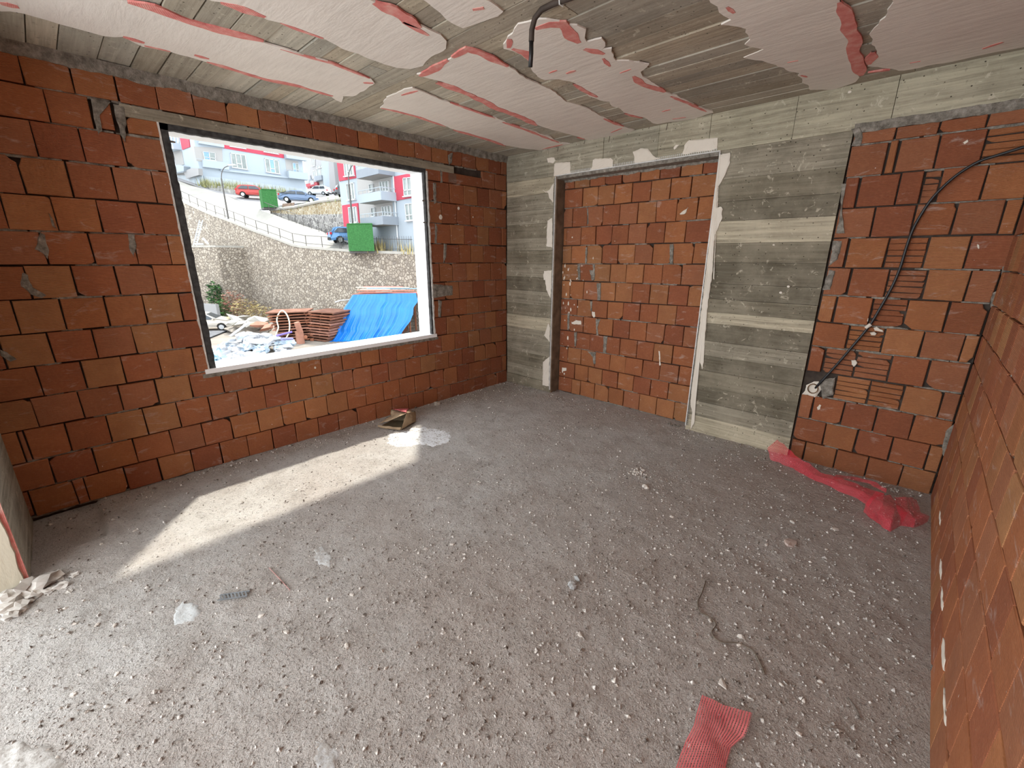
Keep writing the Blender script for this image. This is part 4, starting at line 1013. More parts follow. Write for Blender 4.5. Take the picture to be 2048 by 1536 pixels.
chips = [(1293+60, 1150), (1570, 1160), (1640, 1361), (1600, 1470), (1478, 1290), (1180, 1090), (1340, 1030), (1438, 1170), (1160, 1270), (905, 1090), (840, 1100), (655, 1200), (880, 998), (960, 960), (700, 1185), (520, 1230), (640, 1000), (575, 1260), (230, 1250), (195, 1245), (150, 1390), (228, 1345), (330, 1010), (268, 1060), (205, 1090), (590, 980), (1080, 870), (950, 830), (1000, 800), (975, 815), (1700, 1180), (1760, 1140), (1650, 1100), (1790, 1195), (1560, 1370), (1610, 1400), (1230, 1040), (1040, 1010), (1110, 1200), (770, 1340), (690, 1290), (1420, 1240), (1530, 1090), (880, 880), (1060, 900)]
for i, c in enumerate(chips):
    q = FLO(*c); zone = 'along the foot of window wall' if q.x < .75 else ('near the right brick wall' if q.x > 3.2 else ('in left half of the floor' if c[0] < 700 else ('in front of the bricked-up doorway' if c[1] < 1060 else ('in middle of the floor' if c[0] < 1250 else 'on floor around the thin wire'))))
    flake('plaster_chip', (c[0]+rs.uniform(-4, 4), c[1]+rs.uniform(-4, 4)), rs.uniform(.018, .036), M_CHIP, 'small off-white plaster chip '+zone, 'chip', 40+i, .005, 'plaster chips strewn over the floor', 6)
# grit and crumbs too many to count
def grit():
    r = random.Random(5); mb = MB(); n = 0
    tet = [(0, 0, 1), (.94, 0, -.33), (-.47, .82, -.33), (-.47, -.82, -.33)]
    def pebble(x, y, s_):
        R = Matrix.Rotation(r.uniform(0, 6.28), 3, 'Z') @ Matrix.Rotation(r.uniform(0, 3), 3, 'X'); i0 = len(mb.v); b = fz((x, y), s_*.25)
        sc = Vector((s_*r.uniform(.7, 1.3), s_*r.uniform(.7, 1.3), s_*r.uniform(.5, .9)))
        for (a, c, d) in ((1, 0, 0), (-1, 0, 0), (0, 1, 0), (0, -1, 0), (0, 0, 1), (0, 0, -1)):
            v = Vector((a*sc.x, c*sc.y, d*sc.z))*r.uniform(.7, 1.2); v = R @ v; mb.v.append(tuple(b+v))
        for f in ((0, 2, 4), (2, 1, 4), (1, 3, 4), (3, 0, 4), (2, 0, 5), (1, 2, 5), (3, 1, 5), (0, 3, 5)): mb.f.append([i0+k for k in f])
    while n < 24000:
        x, y = r.uniform(.05, 4.1), r.uniform(-5.0, -.05)
        dens = .25+.75*max(0, min(1, (x-.8)/2.2))*max(.25, min(1, (-y)/2.2))+.5*mnoise.noise(Vector((x*2.2, y*2.2, 3)))
        if r.random() > dens: continue
        if x < .8 and y < -4.3: continue
        n += 1; pebble(x, y, min(.011, r.expovariate(1/.0024)+.0016))
    for k in range(900):                    # more along the wall feet
        if r.random() < .5: x, y = abs(r.gauss(0, .07))+.01, r.uniform(-4.3, 0)
        else: x, y = r.uniform(0, 4.1), -abs(r.gauss(0, .07))-.012
        pebble(x, y, min(.016, r.expovariate(1/.004)+.002))
    o = mb.build('grit', M_GRIT, None, fix=False); tag(o, 'countless grains of grit and crumbs scattered over the floor', 'grit', kind='stuff')
def m_grit():
    t = NT('mixed_grit', .95); p = t.pos(); n = t.noise(p, 23, 2, .5); n2 = t.noise(p, 60, 1, .5)
    c = t.ramp(n2, [(.30, (.12, .10, .085)), (.40, (.33, .30, .27)), (.52, (.48, .45, .42)), (.60, (.70, .67, .62))], 'CONSTANT')
    return t.out(c)
M_GRIT = m_grit()
grit()

# =================================================================== OUTSIDE THE WINDOW
ZY = -4.6                                   # yard level below our floor
def m_stonewall(name, sc, c0, c1, c2, mort, bd=.05):
    t = NT(name, .95); p = t.pos(); n0 = t.noise(p, .35, 4, .6); n = t.noise(p, 6, 3)
    w = t.addv(p, t.scale(t.n('ShaderNodeTexNoise').outputs['Color'], (0, 0, 0)))
    e = t.vor(p, sc, 'DISTANCE_TO_EDGE'); cc = t.vor(p, sc, 'F1', 'Color'); s = t.sep(cc)
    c = t.ramp(s[0], [(0.0, c0), (.5, c1), (1.0, c2)])
    c = t.mix(t.math('MULTIPLY', t.step(n0, .45, .62), .5), c, t.mix(.5, c, c1))
    c = t.mix(t.math('MULTIPLY', n, .35), c, (.16, .14, .12))
    f = t.step(e, .03, .10); c = t.mix(f, mort, c)
    return t.out(c, t.bump(f, .8, bd))
M_RUBBLE = m_stonewall('grey_rubble_masonry', 3.3, (.23, .20, .17), (.39, .34, .275), (.50, .45, .38), (.19, .16, .128))
M_RUBBLE2 = m_stonewall('tan_rubble_masonry', 2.2, (.24, .19, .115), (.34, .27, .16), (.40, .34, .24), (.48, .44, .34))
M_RUBBLE3 = m_stonewall('dark_rubble_masonry', 2.2, (.14, .14, .14), (.23, .225, .22), (.30, .295, .29), (.44, .43, .40))
M_COPING = flat('pale_concrete', (.37, .355, .32), .9, .08, 1.5)
M_ROAD = flat('concrete_road', (.31, .30, .27), .95, .10, .5)
M_ASPH = flat('grey_asphalt', (.23, .23, .235), .95, .10, .6)
M_YARD = flat('yard_earth', (.23, .205, .175), .98, .2, .8)
M_FWHITE = flat('white_facade', (.33, .38, .425), .85, .03, .5)
M_FPINK = flat('warm_white_facade', (.31, .31, .312), .85, .03, .5)
M_FRED = flat('crimson_facade_panel', (.42, .055, .085), .8, .05, .7)
M_FGREY = flat('slate_grey_panel', (.235, .265, .30), .8, .06, .7)
M_PLINTH = flat('grey_plinth', (.36, .41, .45), .9, .08, 1.2)
M_UPVC = flat('white_upvc', (.56, .58, .59), .5, .02, 2)
M_GLASSD = flat('dark_glazing', (.20, .235, .225), .15, .25, 1.1, spec=.6)
M_GLASSB = flat('blue_glazing', (.16, .30, .48), .15, .25, 1.1, spec=.6)
M_RAIL = flat('dark_railing_steel', (.10, .095, .09), .6, .2, 3)
M_SHADEWALL = flat('balcony_render', (.33, .325, .315), .9, .03, .6)

# ---- terrain: yard, ramp road, terraces (each point: photo pixel and distance)
mb = MB(); mb.mm((-64, -30, ZY-.4), (-.35, 40, ZY)); struct(mb.build('ground_yard', M_YARD), 'bare earth of the building yard')
def dco(px): return 1.0/(1/53.0+(1/35.5-1/53.0)*(px-357)/471.0)
COP = [(300, 374), (330, 389), (360, 402), (409, 425), (427, 432.5), (458, 443.5), (486, 455), (509, 464), (556, 481), (584, 492), (601, 495.6), (650, 500), (699, 504), (760, 507), (828, 509), (900, 512), (980, 515)]
cop = [at(px, py, dco(px)) for px, py in COP]
wn = (Vector((cop[-1].y-cop[0].y, -(cop[-1].x-cop[0].x), 0))).normalized()
if wn.dot(CAM-cop[0]) < 0: wn = -wn
copx = [at(60, 262, dco(100)), at(150, 306, dco(150)), at(230, 342, dco(230))]+cop
mb = MB()
for p in copx: mb.v += [tuple(p-wn*.6), tuple(p), tuple((p.x, p.y, ZY-.2)), tuple(Vector((p.x, p.y, ZY-.2))-wn*.6)]
for i in range(len(copx)-1):
    for k in range(4): k2 = (k+1) % 4; mb.f.append([i*4+k, i*4+k2, i*4+4+k2, i*4+4+k])
rw = struct(mb.build('retaining_wall', M_RUBBLE), 'high rubble stone retaining wall across the yard')
mb = MB()
for p in copx: mb.v += [tuple(p-wn*.7), tuple(p+wn*.06), tuple(p+wn*.06+Vector((0, 0, .22))), tuple(p-wn*.7+Vector((0, 0, .22)))]
for i in range(len(copx)-1):
    for k in range(4): k2 = (k+1) % 4; mb.f.append([i*4+k, i*4+k2, i*4+4+k2, i*4+4+k])
mb.build('coping', M_COPING, rw)
# concrete ramp behind the coping
def ribbon(name, A, B, mat, label, cuts=6):
    mb = MB(); n = len(A)
    for a, b in zip(A, B):
        for k in range(cuts+1): mb.v.append(tuple(a.lerp(b, k/cuts)))
    for i in range(n-1):
        for k in range(cuts): q = i*(cuts+1)+k; mb.f.append([q, q+1, q+cuts+2, q+cuts+1])
    o = mb.build(name, mat); return struct(o, label)
UP = [(300, 345, 64), (325, 352, 63), (348, 358, 62), (382, 369, 61), (410, 378, 59), (450, 390, 57), (470, 398, 55.5), (500, 409, 53), (522, 421, 50), (545, 428, 48.6), (575, 440, 47), (610, 452, 45.3), (642, 462, 43.8), (671, 475, 42.2), (700, 487, 41.0), (740, 493, 44), (800, 494, 45)]
up = [at(*p) for p in UP]
LOWI = [cop[0], cop[1], cop[2], cop[2].lerp(cop[3], .6), cop[3], cop[5], cop[5].lerp(cop[6], .5), cop[6], cop[7], cop[7].lerp(cop[8], .4), cop[8], cop[9], cop[10], cop[11], cop[12], cop[13], cop[14]]
ribbon('road_ramp', [p-wn*.3+Vector((0, 0, .12)) for p in LOWI], up, M_ROAD, 'pale concrete ramp road above the retaining wall')
# asphalt parking terrace behind the ramp, in front of the left building
T0 = [at(*p) for p in [(348, 358, 62), (410, 378, 59), (450, 390, 57), (500, 409, 53), (522, 421, 50), (559, 420, 50), (590, 415.5, 48.6), (637, 405, 46), (684, 399, 43.4)]]
T1 = [at(*p) for p in [(348, 352, 66), (409, 374, 62.5), (480, 387, 62), (520, 392, 60), (560, 398, 60), (590, 398, 62), (612, 395, 66), (645, 393, 84), (700, 384, 84)]]
ribbon('road_terrace', T0, T1, M_ASPH, 'grey asphalt parking terrace below the left building')
ribbon('road_lane', [at(560, 398, 60), at(590, 396, 64), at(640, 394, 80), at(720, 386, 80)], [at(560, 394, 90), at(600, 390, 95), at(650, 386, 105), at(720, 382, 105)], M_ASPH, 'far lane between the two apartment blocks')
# tan stone wall holding the terrace
S0 = [(540, 421.5, 50.5), (559, 419, 50), (590, 415.6, 48.6), (637, 405, 46), (684, 399, 43.4), (700, 397, 42.6)]
tw = [at(*p) for p in S0]; tb = [at(559, 424, 50), at(559, 430, 50), at(590, 444, 48.6), at(642, 464, 46), at(671, 478, 43.4), at(700, 490, 42.6)]
mb = MB(); mb2 = MB(); sn = (CAM-tw[2]); sn.z = 0; sn.normalize(); mid = [at(*p) for p in ((540, 424, 50.5), (559, 427, 50), (594, 429, 48.4), (637, 428, 46), (684, 427, 43.4), (700, 427, 42.6))]
def slab(mb, top, bot, dep):
    for a, b in zip(top, bot): mb.v += [tuple(a), tuple((a.x, a.y, min(a.z-.02, b.z))), tuple(Vector((a.x, a.y, min(a.z-.02, b.z)))-sn*dep), tuple(a-sn*dep)]
    for i in range(len(top)-1):
        for k in range(4): k2 = (k+1) % 4; mb.f.append([i*4+k, i*4+k2, i*4+4+k2, i*4+4+k])
    for e in (0, (len(top)-1)*4): mb.f.append([e, e+1, e+2, e+3])
slab(mb, tw, mid, .5); stw = mb.build('terrace_wall', M_RUBBLE2); struct(stw, 'tan stone terrace wall beside the ramp')
slab(mb2, [Vector((a.x, a.y, b.z)) for a, b in zip(tw, mid)], [Vector((b.x, b.y, b.z-1.5)) for b in tb], .5); mb2.build('lower_masonry', M_RUBBLE3, stw)
mb = MB(); mb.tube([p+Vector((0, 0, .08))+sn*.1 for p in tw], .16, 6); mb.build('coping', M_COPING, stw)
# small planter wall in front of the left building
PW = [(408, 372, 61.5), (418, 380, 60.5), (450, 389.5, 60), (480, 394, 59.5), (520, 398, 60), (560, 402, 61), (600, 404, 63)]
PT = [(408, 367, 61.5), (418, 371, 60.5), (450, 372.5, 60), (480, 375.5, 59.5), (520, 380, 60), (560, 385, 61), (600, 390, 63)]
pw0 = [at(*p) for p in PW]; pw1 = [at(*p) for p in PT]
mb = MB()
for a, b in zip(pw0, pw1): mb.v += [tuple(b), tuple((b.x, b.y, a.z-.3)), tuple((b.x-1.0, b.y, a.z-.3)), tuple((b.x-1.0, b.y, b.z))]
for i in range(len(pw0)-1):
    for k in range(4): k2 = (k+1) % 4; mb.f.append([i*4+k, i*4+k2, i*4+4+k2, i*4+4+k])
struct(mb.build('planter_wall', m_stonewall('pale_rubble', 2.6, (.22, .22, .215), (.33, .33, .31), (.40, .395, .37), (.44, .435, .40))), 'low stone planter wall below the left building')

# ---- buildings
def fquad(plane, px, o=0.0):
    pl = plane.off(o) if o else plane
    return [pl.hit(*p) for p in px]
def fpan(name, plane, px, mat, parent, out=.06, base=0.0, label=None):
    """a facade panel: four photo corners laid on the facade plane, with real thickness"""
    q = fquad(plane, px, base)
    mb = MB(); mb.prism(q, plane.n*out); o = mb.build(name, mat, parent)
    if label: o['label'] = label
    return o
def bil(q, u, v): return q[0].lerp(q[1], u).lerp(q[3].lerp(q[2], u), v)
def fwin(plane, px, parent, cols=3, glass=None, base=0.0, frame=None, trans=True, name='facade_window'):
    """white window frame as a part, its panes as sub-parts"""
    q = fquad(plane, px, base); mb = MB(); n = plane.n
    fw = .045
    bars = [(0, 1, 0, fw*.8), (0, 1, 1-fw*.8, 1), (0, fw, 0, 1), (1-fw, 1, 0, 1)]
    for c in range(1, cols): bars.append((c/cols-fw*.6, c/cols+fw*.6, 0, 1))
    if trans: bars.append((.34 if cols == 3 else 0, .66 if cols == 3 else 1, .66, .71))
    for (u0, u1, v0, v1) in bars: mb.prism([bil(q, u0, v0), bil(q, u1, v0), bil(q, u1, v1), bil(q, u0, v1)], n*.12)
    w = mb.build(name, M_UPVC, parent)
    for c in range(cols):
        g = glass[c % len(glass)] if glass else M_GLASSD
        mb = MB(); mb.prism([bil(q, c/cols+.02, .02), bil(q, (c+1)/cols-.02, .02), bil(q, (c+1)/cols-.02, .98), bil(q, c/cols+.02, .98)], n*.05); mb.build('pane', g, w)
    mb = MB(); e = (q[1]-q[0])*.06; mb.prism([q[3]-e, q[2]+e, q[2]+e+Vector((0, 0, -.08)), q[3]-e+Vector((0, 0, -.08))], n*.22); mb.build('sill', M_UPVC, w)
    return w
za = lambda s: Z(10.24, 320, 250, J(s)); zb_ = lambda s: Z(10.24, 440, 280, J(s)); zc = lambda s: Z(12.8, 590, 300, J(s)); zd = lambda s: Z(7.678, 670, 310, J(s))
# left building: front parallel to our window wall, side running away from us
c0 = at(406, 376, 62); XF = c0.x; YF = c0.y
PF = VPlane((XF, 0, 0), (XF, 1, 0)); PS = VPlane((0, YF, 0), (1, YF, 0))
yr = PF.hit(612, 380).y
LB = thing('apartment_block', 'white apartment block with crimson band and grey plinth above the parked cars', 'building', (XF, YF, c0.z))
zt_ = PF.hit(430, 230).z+2
zbm = c0.z-1.5
mb = MB(); mb.mm((XF-9, YF+.0, zbm), (XF, yr, zt_)); mb.build('facade_wall', M_FWHITE, LB)
fpan('plinth', PF, zb_('0,790 1760,1000 1770,1080 0,960'), M_PLINTH, LB, .10)
fpan('plinth', PF, za('890,1040 1640,1140 1640,1260 930,1260'), M_PLINTH, LB, .11)
fpan('red_band', PF, zb_('70,100 1300,290 1305,375 75,170'), M_FRED, LB, .08)
fpan('ledge', PF, zb_('0,600 1760,800 1760,835 0,632'), M_FWHITE, LB, .35)
fwin(PF, zb_('205,265 515,310 560,608 250,560'), LB, 3, [M_GLASSD])
fwin(PF, zb_('905,375 1190,418 1225,700 945,655'), LB, 3, [M_GLASSD, M_GLASSB, M_GLASSD])
fwin(PF, zb_('200,20 510,75 512,178 210,130'), LB, 3, [M_GLASSD], base=.06); fwin(PF, zb_('895,150 1180,200 1185,290 900,240'), LB, 3, [M_GLASSD], base=.06)
# corner loggia at the left of the front: recess, back wall, slab over, parapet, rail
def loggia(plane, slab_px, rec_px, par_px, door_px, parent, dep, rail=True, doors=2, bmat=None):
    fpan('loggia_back', plane, rec_px, M_SHADEWALL, parent, .02)
    if door_px: fwin(plane, door_px, parent, doors, [M_GLASSB, M_GLASSD], base=.03, name='balcony_door')
    fpan('slab', plane, slab_px, M_FWHITE, parent, dep)
    b = fpan('parapet', plane, par_px, bmat or M_FWHITE, parent, dep)
    return b
loggia(PF, za('790,290 1290,400 1300,470 780,385'), za('690,440 1270,470 1290,780 740,740'), za('860,720 1400,780 1400,930 870,865'), za('870,540 1130,575 1140,735 905,710'), LB, .5)
loggia(PF, zb_('1300,290 1735,350 1740,440 1325,385'), zb_('1330,390 1600,440 1620,690 1360,640'), zb_('1360,640 1750,690 1765,830 1375,790'), zb_('1480,470 1600,480 1615,680 1500,650'), LB, .9)
for (px0, px1) in ((za('735,690 1350,770')), (zb_('1360,600 1740,655'))):
    a, b = PF.off(.45).hit(*px0), PF.off(.45).hit(*px1); mb = MB(); mb.tube([a, b], .03, 6)
    for k in range(6): p = a.lerp(b, k/5); mb.tube([p, p+Vector((0, 0, -.5))], .02, 5)
    mb.build('balcony_rail', M_PLINTH, LB)
# the side wing further back on the left
mb = MB(); xw = PS.hit(352, 350).x; mb.mm((xw-3, YF+.02, zbm-1), (XF-.1, YF+7, zt_)); mb.build('wing_wall', M_FPINK, LB)
fpan('plinth', PS, za('345,1030 880,1035 920,1290 285,1180'), M_PLINTH, LB, .1)
fpan('red_panel', PS, za('420,270 605,290 625,450 470,510'), M_FRED, LB, .1)
fpan('parapet', PS, za('205,420 330,360 410,380 450,510 250,555'), M_FWHITE, LB, 1.0)
fpan('parapet', PS, za('310,880 500,830 620,860 620,960 350,1000'), M_FWHITE, LB, .8)
fpan('parapet', PS, za('560,960 740,890 870,900 880,1035 620,1105'), M_FPINK, LB, .5)
fpan('loggia_back', PS, za('300,600 450,540 500,810 340,860'), M_SHADEWALL, LB, .05)
fwin(PS, za('215,690 290,650 345,860 290,960'), LB, 2, [M_GLASSD], trans=False); fwin(PS, za('200,240 400,270 400,380 210,390'), LB, 3, [M_GLASSB], trans=False)
mb = MB(); p0 = PS.off(1.1).hit(*za('150,240')[0]); p1 = PS.off(1.1).hit(*za('205,560')[0]); mb.tube([p0+Vector((0, 0, 2)), p1], .06, 6); mb.build('downpipe', M_UPVC, LB)

# middle building far behind
pm = at(650, 380, 96); PMp = VPlane((0, pm.y, 0), (1, pm.y, 0)); PMx = VPlane((at(616, 380, 96).x, 0, 0), (at(616, 380, 96).x, 1, 0))
dm = 100.0; A_, B_ = at(611, 392, 104), at(686, 388, 92); PMd = VPlane(A_, B_)
MBt = thing('apartment_block', 'pale grey block with small red shop sign far between the other two', 'building', (A_.x, A_.y, A_.z))
fpan('facade_wall', PMd, [(604, 250), (690, 260), (693, 394), (612, 394)], M_FPINK, MBt, -8.0)
fpan('facade_wall', PMd, zc('740,290 950,310 1000,1110 820,1120'), M_FWHITE, MBt, .6); fpan('facade_wall', PMd, zc('960,320 1090,330 1160,1080 1000,1110'), M_FPINK, MBt, .9)
fwin(PMd, zc('560,500 740,470 760,640 580,680'), MBt, 2, [M_GLASSD], base=.05, trans=False); fwin(PMd, zc('460,530 545,510 570,690 490,710'), MBt, 2, [M_GLASSD], base=.05, trans=False)
fwin(PMd, zc('425,215 515,215 520,400 445,415'), MBt, 2, [M_GLASSD], base=.05, trans=False); fwin(PMd, zc('560,420 720,380 725,440 570,480'), MBt, 2, [M_GLASSD], base=.05, trans=False)
fpan('grey_panel', PMd, zc('570,690 760,655 775,770 590,805'), M_FGREY, MBt, .8)
fwin(PMd, zc('500,720 560,705 570,800 510,815'), MBt, 1, [M_GLASSD], base=.05, trans=False); fwin(PMd, zc('650,880 780,860 790,950 660,940'), MBt, 2, [M_GLASSD], base=.05, trans=False)
sg = fpan('shop_sign', PMd, zc('330,880 610,825 628,900 345,955'), flat('maroon_sign', (.30, .045, .06), .7), MBt, .5, label='maroon shop sign with white lettering')
fpan('shop_front', PMd, zc('345,950 420,935 430,1000 360,1010'), flat('maroon_shopfront', (.26, .05, .06), .7), MBt, .3)
def letters(plane, txt, p0, p1, hh, base, parent, mat):
    """blocky sign letters, one bar mesh"""
    a, b = plane.off(base).hit(*p0), plane.off(base).hit(*p1); L = (b-a).length; d = (b-a).normalized(); n = len(txt); w = L/n; mb = MB(); up_ = Vector((0, 0, 1))
    G = {'A': ((0, 0, .18, 1), (.6, 0, .78, 1), (0, .82, .78, 1), (0, .4, .78, .55)), '1': ((.3, 0, .5, 1),), '0': ((0, 0, .18, 1), (.6, 0, .78, 1), (0, .82, .78, 1), (0, 0, .78, .18)), 'L': ((0, 0, .2, 1), (0, 0, .75, .18))}
    for i, ch in enumerate(txt):
        for (x0, y0, x1, y1) in G.get(ch, ()):
            o = a+d*(w*i); mb.prism([o+d*(x0*w)+up_*(y0*hh), o+d*(x1*w)+up_*(y0*hh), o+d*(x1*w)+up_*(y1*hh), o+d*(x0*w)+up_*(y1*hh)], plane.n*.08)
    return mb.build('lettering', mat, parent)
letters(PMd, 'A101', zc('410,893')[0], zc('500,876')[0], 1.5*.55, .55, sg, M_UPVC)
for ln, (a, b) in enumerate((('390,770', '425,760'), ('365,805', '460,785'), ('400,835', '435,825'))):   # dark emblem and two lines of lettering on the wall, too small to read
    A1, B1 = PMd.off(.1).hit(*zc(a)[0]), PMd.off(.1).hit(*zc(b)[0]); mb = MB(); n = 1 if ln == 0 else 6
    for k in range(n): p = A1.lerp(B1, k/max(1, n)); e = (B1-A1)/max(1, n)*.7; h_ = Vector((0, 0, .9 if ln == 0 else .35)); mb.prism([p, p+e, p+e+h_, p+h_], PMd.n*.05)
    mb.build('painted_lettering', M_FGREY, MBt)

# right building: front parallel to our back wall
r0 = at(690, 470, 43.0); PR = VPlane((0, r0.y, 0), (1, r0.y, 0)); YRb = r0.y
RB = thing('apartment_block', 'white and crimson apartment block with stacked balconies behind the green box', 'building', (r0.x, YRb, at(700, 492, 43).z))
zg = at(705, 490, 43).z-1.0
xl = PR.hit(686, 440).x; xr = PR.hit(900, 440).x
mb = MB(); mb.mm((xl, YRb, zg), (xr, YRb+9, PR.hit(700, 200).z+3)); mb.build('facade_wall', M_FWHITE, RB)
fpan('red_panel', PR, zd('40,120 310,160 330,355 75,405'), M_FRED, RB, .08); fpan('red_panel', PR, zd('118,775 360,738 385,1045 150,1140'), M_FRED, RB, .08)
fpan('red_panel', PR, zd('905,335 1180,280 1200,655 930,705'), M_FRED, RB, .08)
fwin(PR, zd('145,120 275,120 300,310 165,330'), RB, 3, [M_GLASSD], base=.08); fwin(PR, zd('180,445 300,425 325,680 210,695'), RB, 3, [M_GLASSD])
fwin(PR, zd('215,805 335,790 360,1030 235,1055'), RB, 3, [M_GLASSD], base=.08); fwin(PR, zd('1055,355 1180,340 1195,620 1075,635'), RB, 2, [M_GLASSD], base=.08); fwin(PR, zd('1085,755 1200,740 1215,1000 1110,1010'), RB, 2, [M_GLASSD])
for (rec, door, win, slabp) in (('340,370 850,300 880,690 360,740', '530,455 590,445 600,555 545,565', '690,415 830,395 845,555 710,555', None), ('370,745 880,700 905,1060 390,1090', '565,815 620,808 630,940 580,945', '725,795 865,775 880,930 745,930', None)):
    fpan('loggia_back', PR, zd(rec), M_SHADEWALL, RB, .02)
    fwin(PR, zd(door), RB, 1, [M_GLASSD], base=.03, name='balcony_door'); fwin(PR, zd(win), RB, 3, [M_GLASSD], base=.03)
BD = 1.5
def rbal(px_tl, px_tr, px_br, px_bl, mat, tilt=True):
    pf = PR.off(BD); a, b, c, d = [pf.hit(*zd(p)[0]) for p in (px_tl, px_tr, px_br, px_bl)]; zt2 = (a.z+b.z)/2; zb2 = (c.z+d.z)/2; x0 = min(a.x, d.x); x1 = max(b.x, c.x)
    g = thing  # noqa
    mb = MB(); mb.mm((x0, YRb-BD, zb2), (x1, YRb-BD+.14, zt2)); bo = mb.build('balcony', mat, RB)
    mb = MB(); mb.mm((x1-.14, YRb-BD+.14, zb2), (x1, YRb, zt2)); mb.build('side_panel', mat, bo)
    mb = MB(); mb.mm((x0, YRb-BD+.14, zb2), (x1-.14, YRb, zb2+.2)); mb.build('slab', M_SHADEWALL, bo)
    mb = MB(); mb.tube([Vector((x0, YRb-BD+.07, zt2+.3)), Vector((x1-.07, YRb-BD+.07, zt2+.3)), Vector((x1-.07, YRb, zt2+.3))], .03, 6)
    for k in range(6): mb.tube([Vector((x0+(x1-x0-.1)*k/5, YRb-BD+.07, zt2)), Vector((x0+(x1-x0-.1)*k/5, YRb-BD+.07, zt2+.3))], .02, 5)
    mb.build('rail', M_PLINTH, bo)
rbal('320,220', '660,170', '665,298', '330,355', M_FGREY); rbal('355,605', '700,558', '712,692', '362,738', M_FWHITE); rbal('388,968', '730,935', '738,1075', '400,1085', M_FGREY)
mb = MB(); p = PR.off(.1).hit(*zd('900,400')[0]); mb.tube([Vector((p.x, p.y, zg)), Vector((p.x, p.y, p.z+5))], .06, 6); mb.build('downpipe', M_UPVC, RB)

# ---- green grass-covered bin shelters
def m_turf():
    t = NT('artificial_grass', .95); p = t.pos(); n = t.noise(p, 9, 5, .7); n2 = t.noise(p, 60, 2)
    c = t.ramp(n, [(.3, (.030, .12, .035)), (.6, (.055, .20, .06)), (.8, (.10, .31, .11))])
    return t.out(c, t.bump(n2, .8, .05))
M_TURF = m_turf()
def shelter(fl, fr, bl, h, label, seed):
    a, b = at(*fl), at(*fr); b.z = a.z = min(a.z, b.z); d = (b-a).normalized(); back = at(*bl)-a; back.z = 0; dep = back.length; n = -back.normalized(); t = thing('bin_shelter', label, 'shelter', (a+b)/2+back*.5)
    L = (b-a).length; upz = Vector((0, 0, h)); lift = Vector((0, 0, .18))
    mb = MB(); mb.prism([a+lift, b+lift, b+upz, a+upz], back*.06/dep*1.0); mb.build('front_panel', M_TURF, t)
    for s_, p in ((0, a), (1, b)):
        e = d*(.08 if s_ == 0 else -.08); mb = MB(); mb.prism([p+lift+back*.06, p+lift+back, p+upz+back, p+upz+back*.06], e); mb.build('side_panel', M_TURF, t)
    mb = MB(); mb.prism([a+back+lift, b+back+lift, b+back+upz, a+back+upz], -back*.05); mb.build('rear_panel', M_TURF, t)
    mb = MB(); mb.prism([a+upz+n*.05, b+upz+n*.05, b+upz+back, a+upz+back], Vector((0, 0, .07))); mb.build('roof', M_TURF, t)
    mb = MB(); mb.prism([a+back*.1, b+back*.1, b+back*.9, a+back*.9], lift*1.0); mb.build('skid', M_RAIL, t)
shelter((528, 417.5, 49.3), (557.5, 418.5, 49.8), (522.5, 416.5, 50.9), 2.05, 'small green grass-covered bin shelter beside the red car', 1)
shelter((700, 504, 37.0), (749.5, 506.5, 36.7), (698, 502.5, 39.0), 2.35, 'large green grass-covered bin shelter behind the iron fence', 2)

# ---- railing on the coping (posts, rails) and picket fence at the right
rl = thing('ramp_railing', 'dark steel railing along top of the stone retaining wall', 'railing', cop[2])
RPX = [360, 375.5, 392, 409, 427, 445.5, 465, 486, 509, 532, 556, 582, 608, 640, 675]
def copz(px):
    for (a, b) in zip(COP[:-1], COP[1:]):
        if a[0] <= px <= b[0]: k = (px-a[0])/(b[0]-a[0]); return at(px, a[1]+(b[1]-a[1])*k, dco(px))+Vector((0, 0, .2))-wn*.3
rp = [copz(px) for px in RPX]
for p in rp: mb = MB(); mb.tube([p-Vector((0, 0, .15)), p+Vector((0, 0, .98))], .035, 6); mb.build('post', M_RAIL, rl)
for h_ in (.98, .25): mb = MB(); mb.tube([p+Vector((0, 0, h_)) for p in rp], .028, 6); mb.build('rail', M_RAIL, rl)
fn = thing('picket_fence', 'black iron picket fence at right end of the retaining wall', 'fence', copz(700))
FP = [copz(px) for px in (678, 712, 750, 791, 833, 880)]
for p in FP: mb = MB(); mb.tube([p-Vector((0, 0, .15)), p+Vector((0, 0, 1.15))], .035, 6); mb.build('post', M_RAIL, fn)
for h_ in (1.0, .2): mb = MB(); mb.tube([p+Vector((0, 0, h_)) for p in FP], .022, 6); mb.build('rail', M_RAIL, fn)
pick = None
for a, b in zip(FP[:-1], FP[1:]):
    for k in range(1, 9):
        p = a.lerp(b, k/9); mb = MB(); mb.tube([p+Vector((0, 0, .05)), p+Vector((0, 0, 1.25))], .014, 4); mb.build('picket', M_RAIL, fn)
# handrail of the ramp's inner side
hr = [at(*p)+Vector((0, 0, .9)) for p in ((528, 420, 49.6), (560, 433, 47.6), (600, 449, 45.4), (642, 464, 43.4), (676, 478, 41.8))]
hrt = thing('ramp_handrail', 'thin steel handrail along inner edge of the ramp below tan wall', 'railing', hr[0]-Vector((0, 0, .9)))
mb = MB(); mb.tube(hr, .03, 6); mb.build('rail', M_RAIL, hrt)
for i in range(12):
    k = i/11*(len(hr)-1); a = min(int(k), len(hr)-2); p = hr[a].lerp(hr[a+1], k-a); mb = MB(); mb.tube([p, p-Vector((0, 0, .95))], .025, 5); mb.build('post', M_RAIL, hrt)

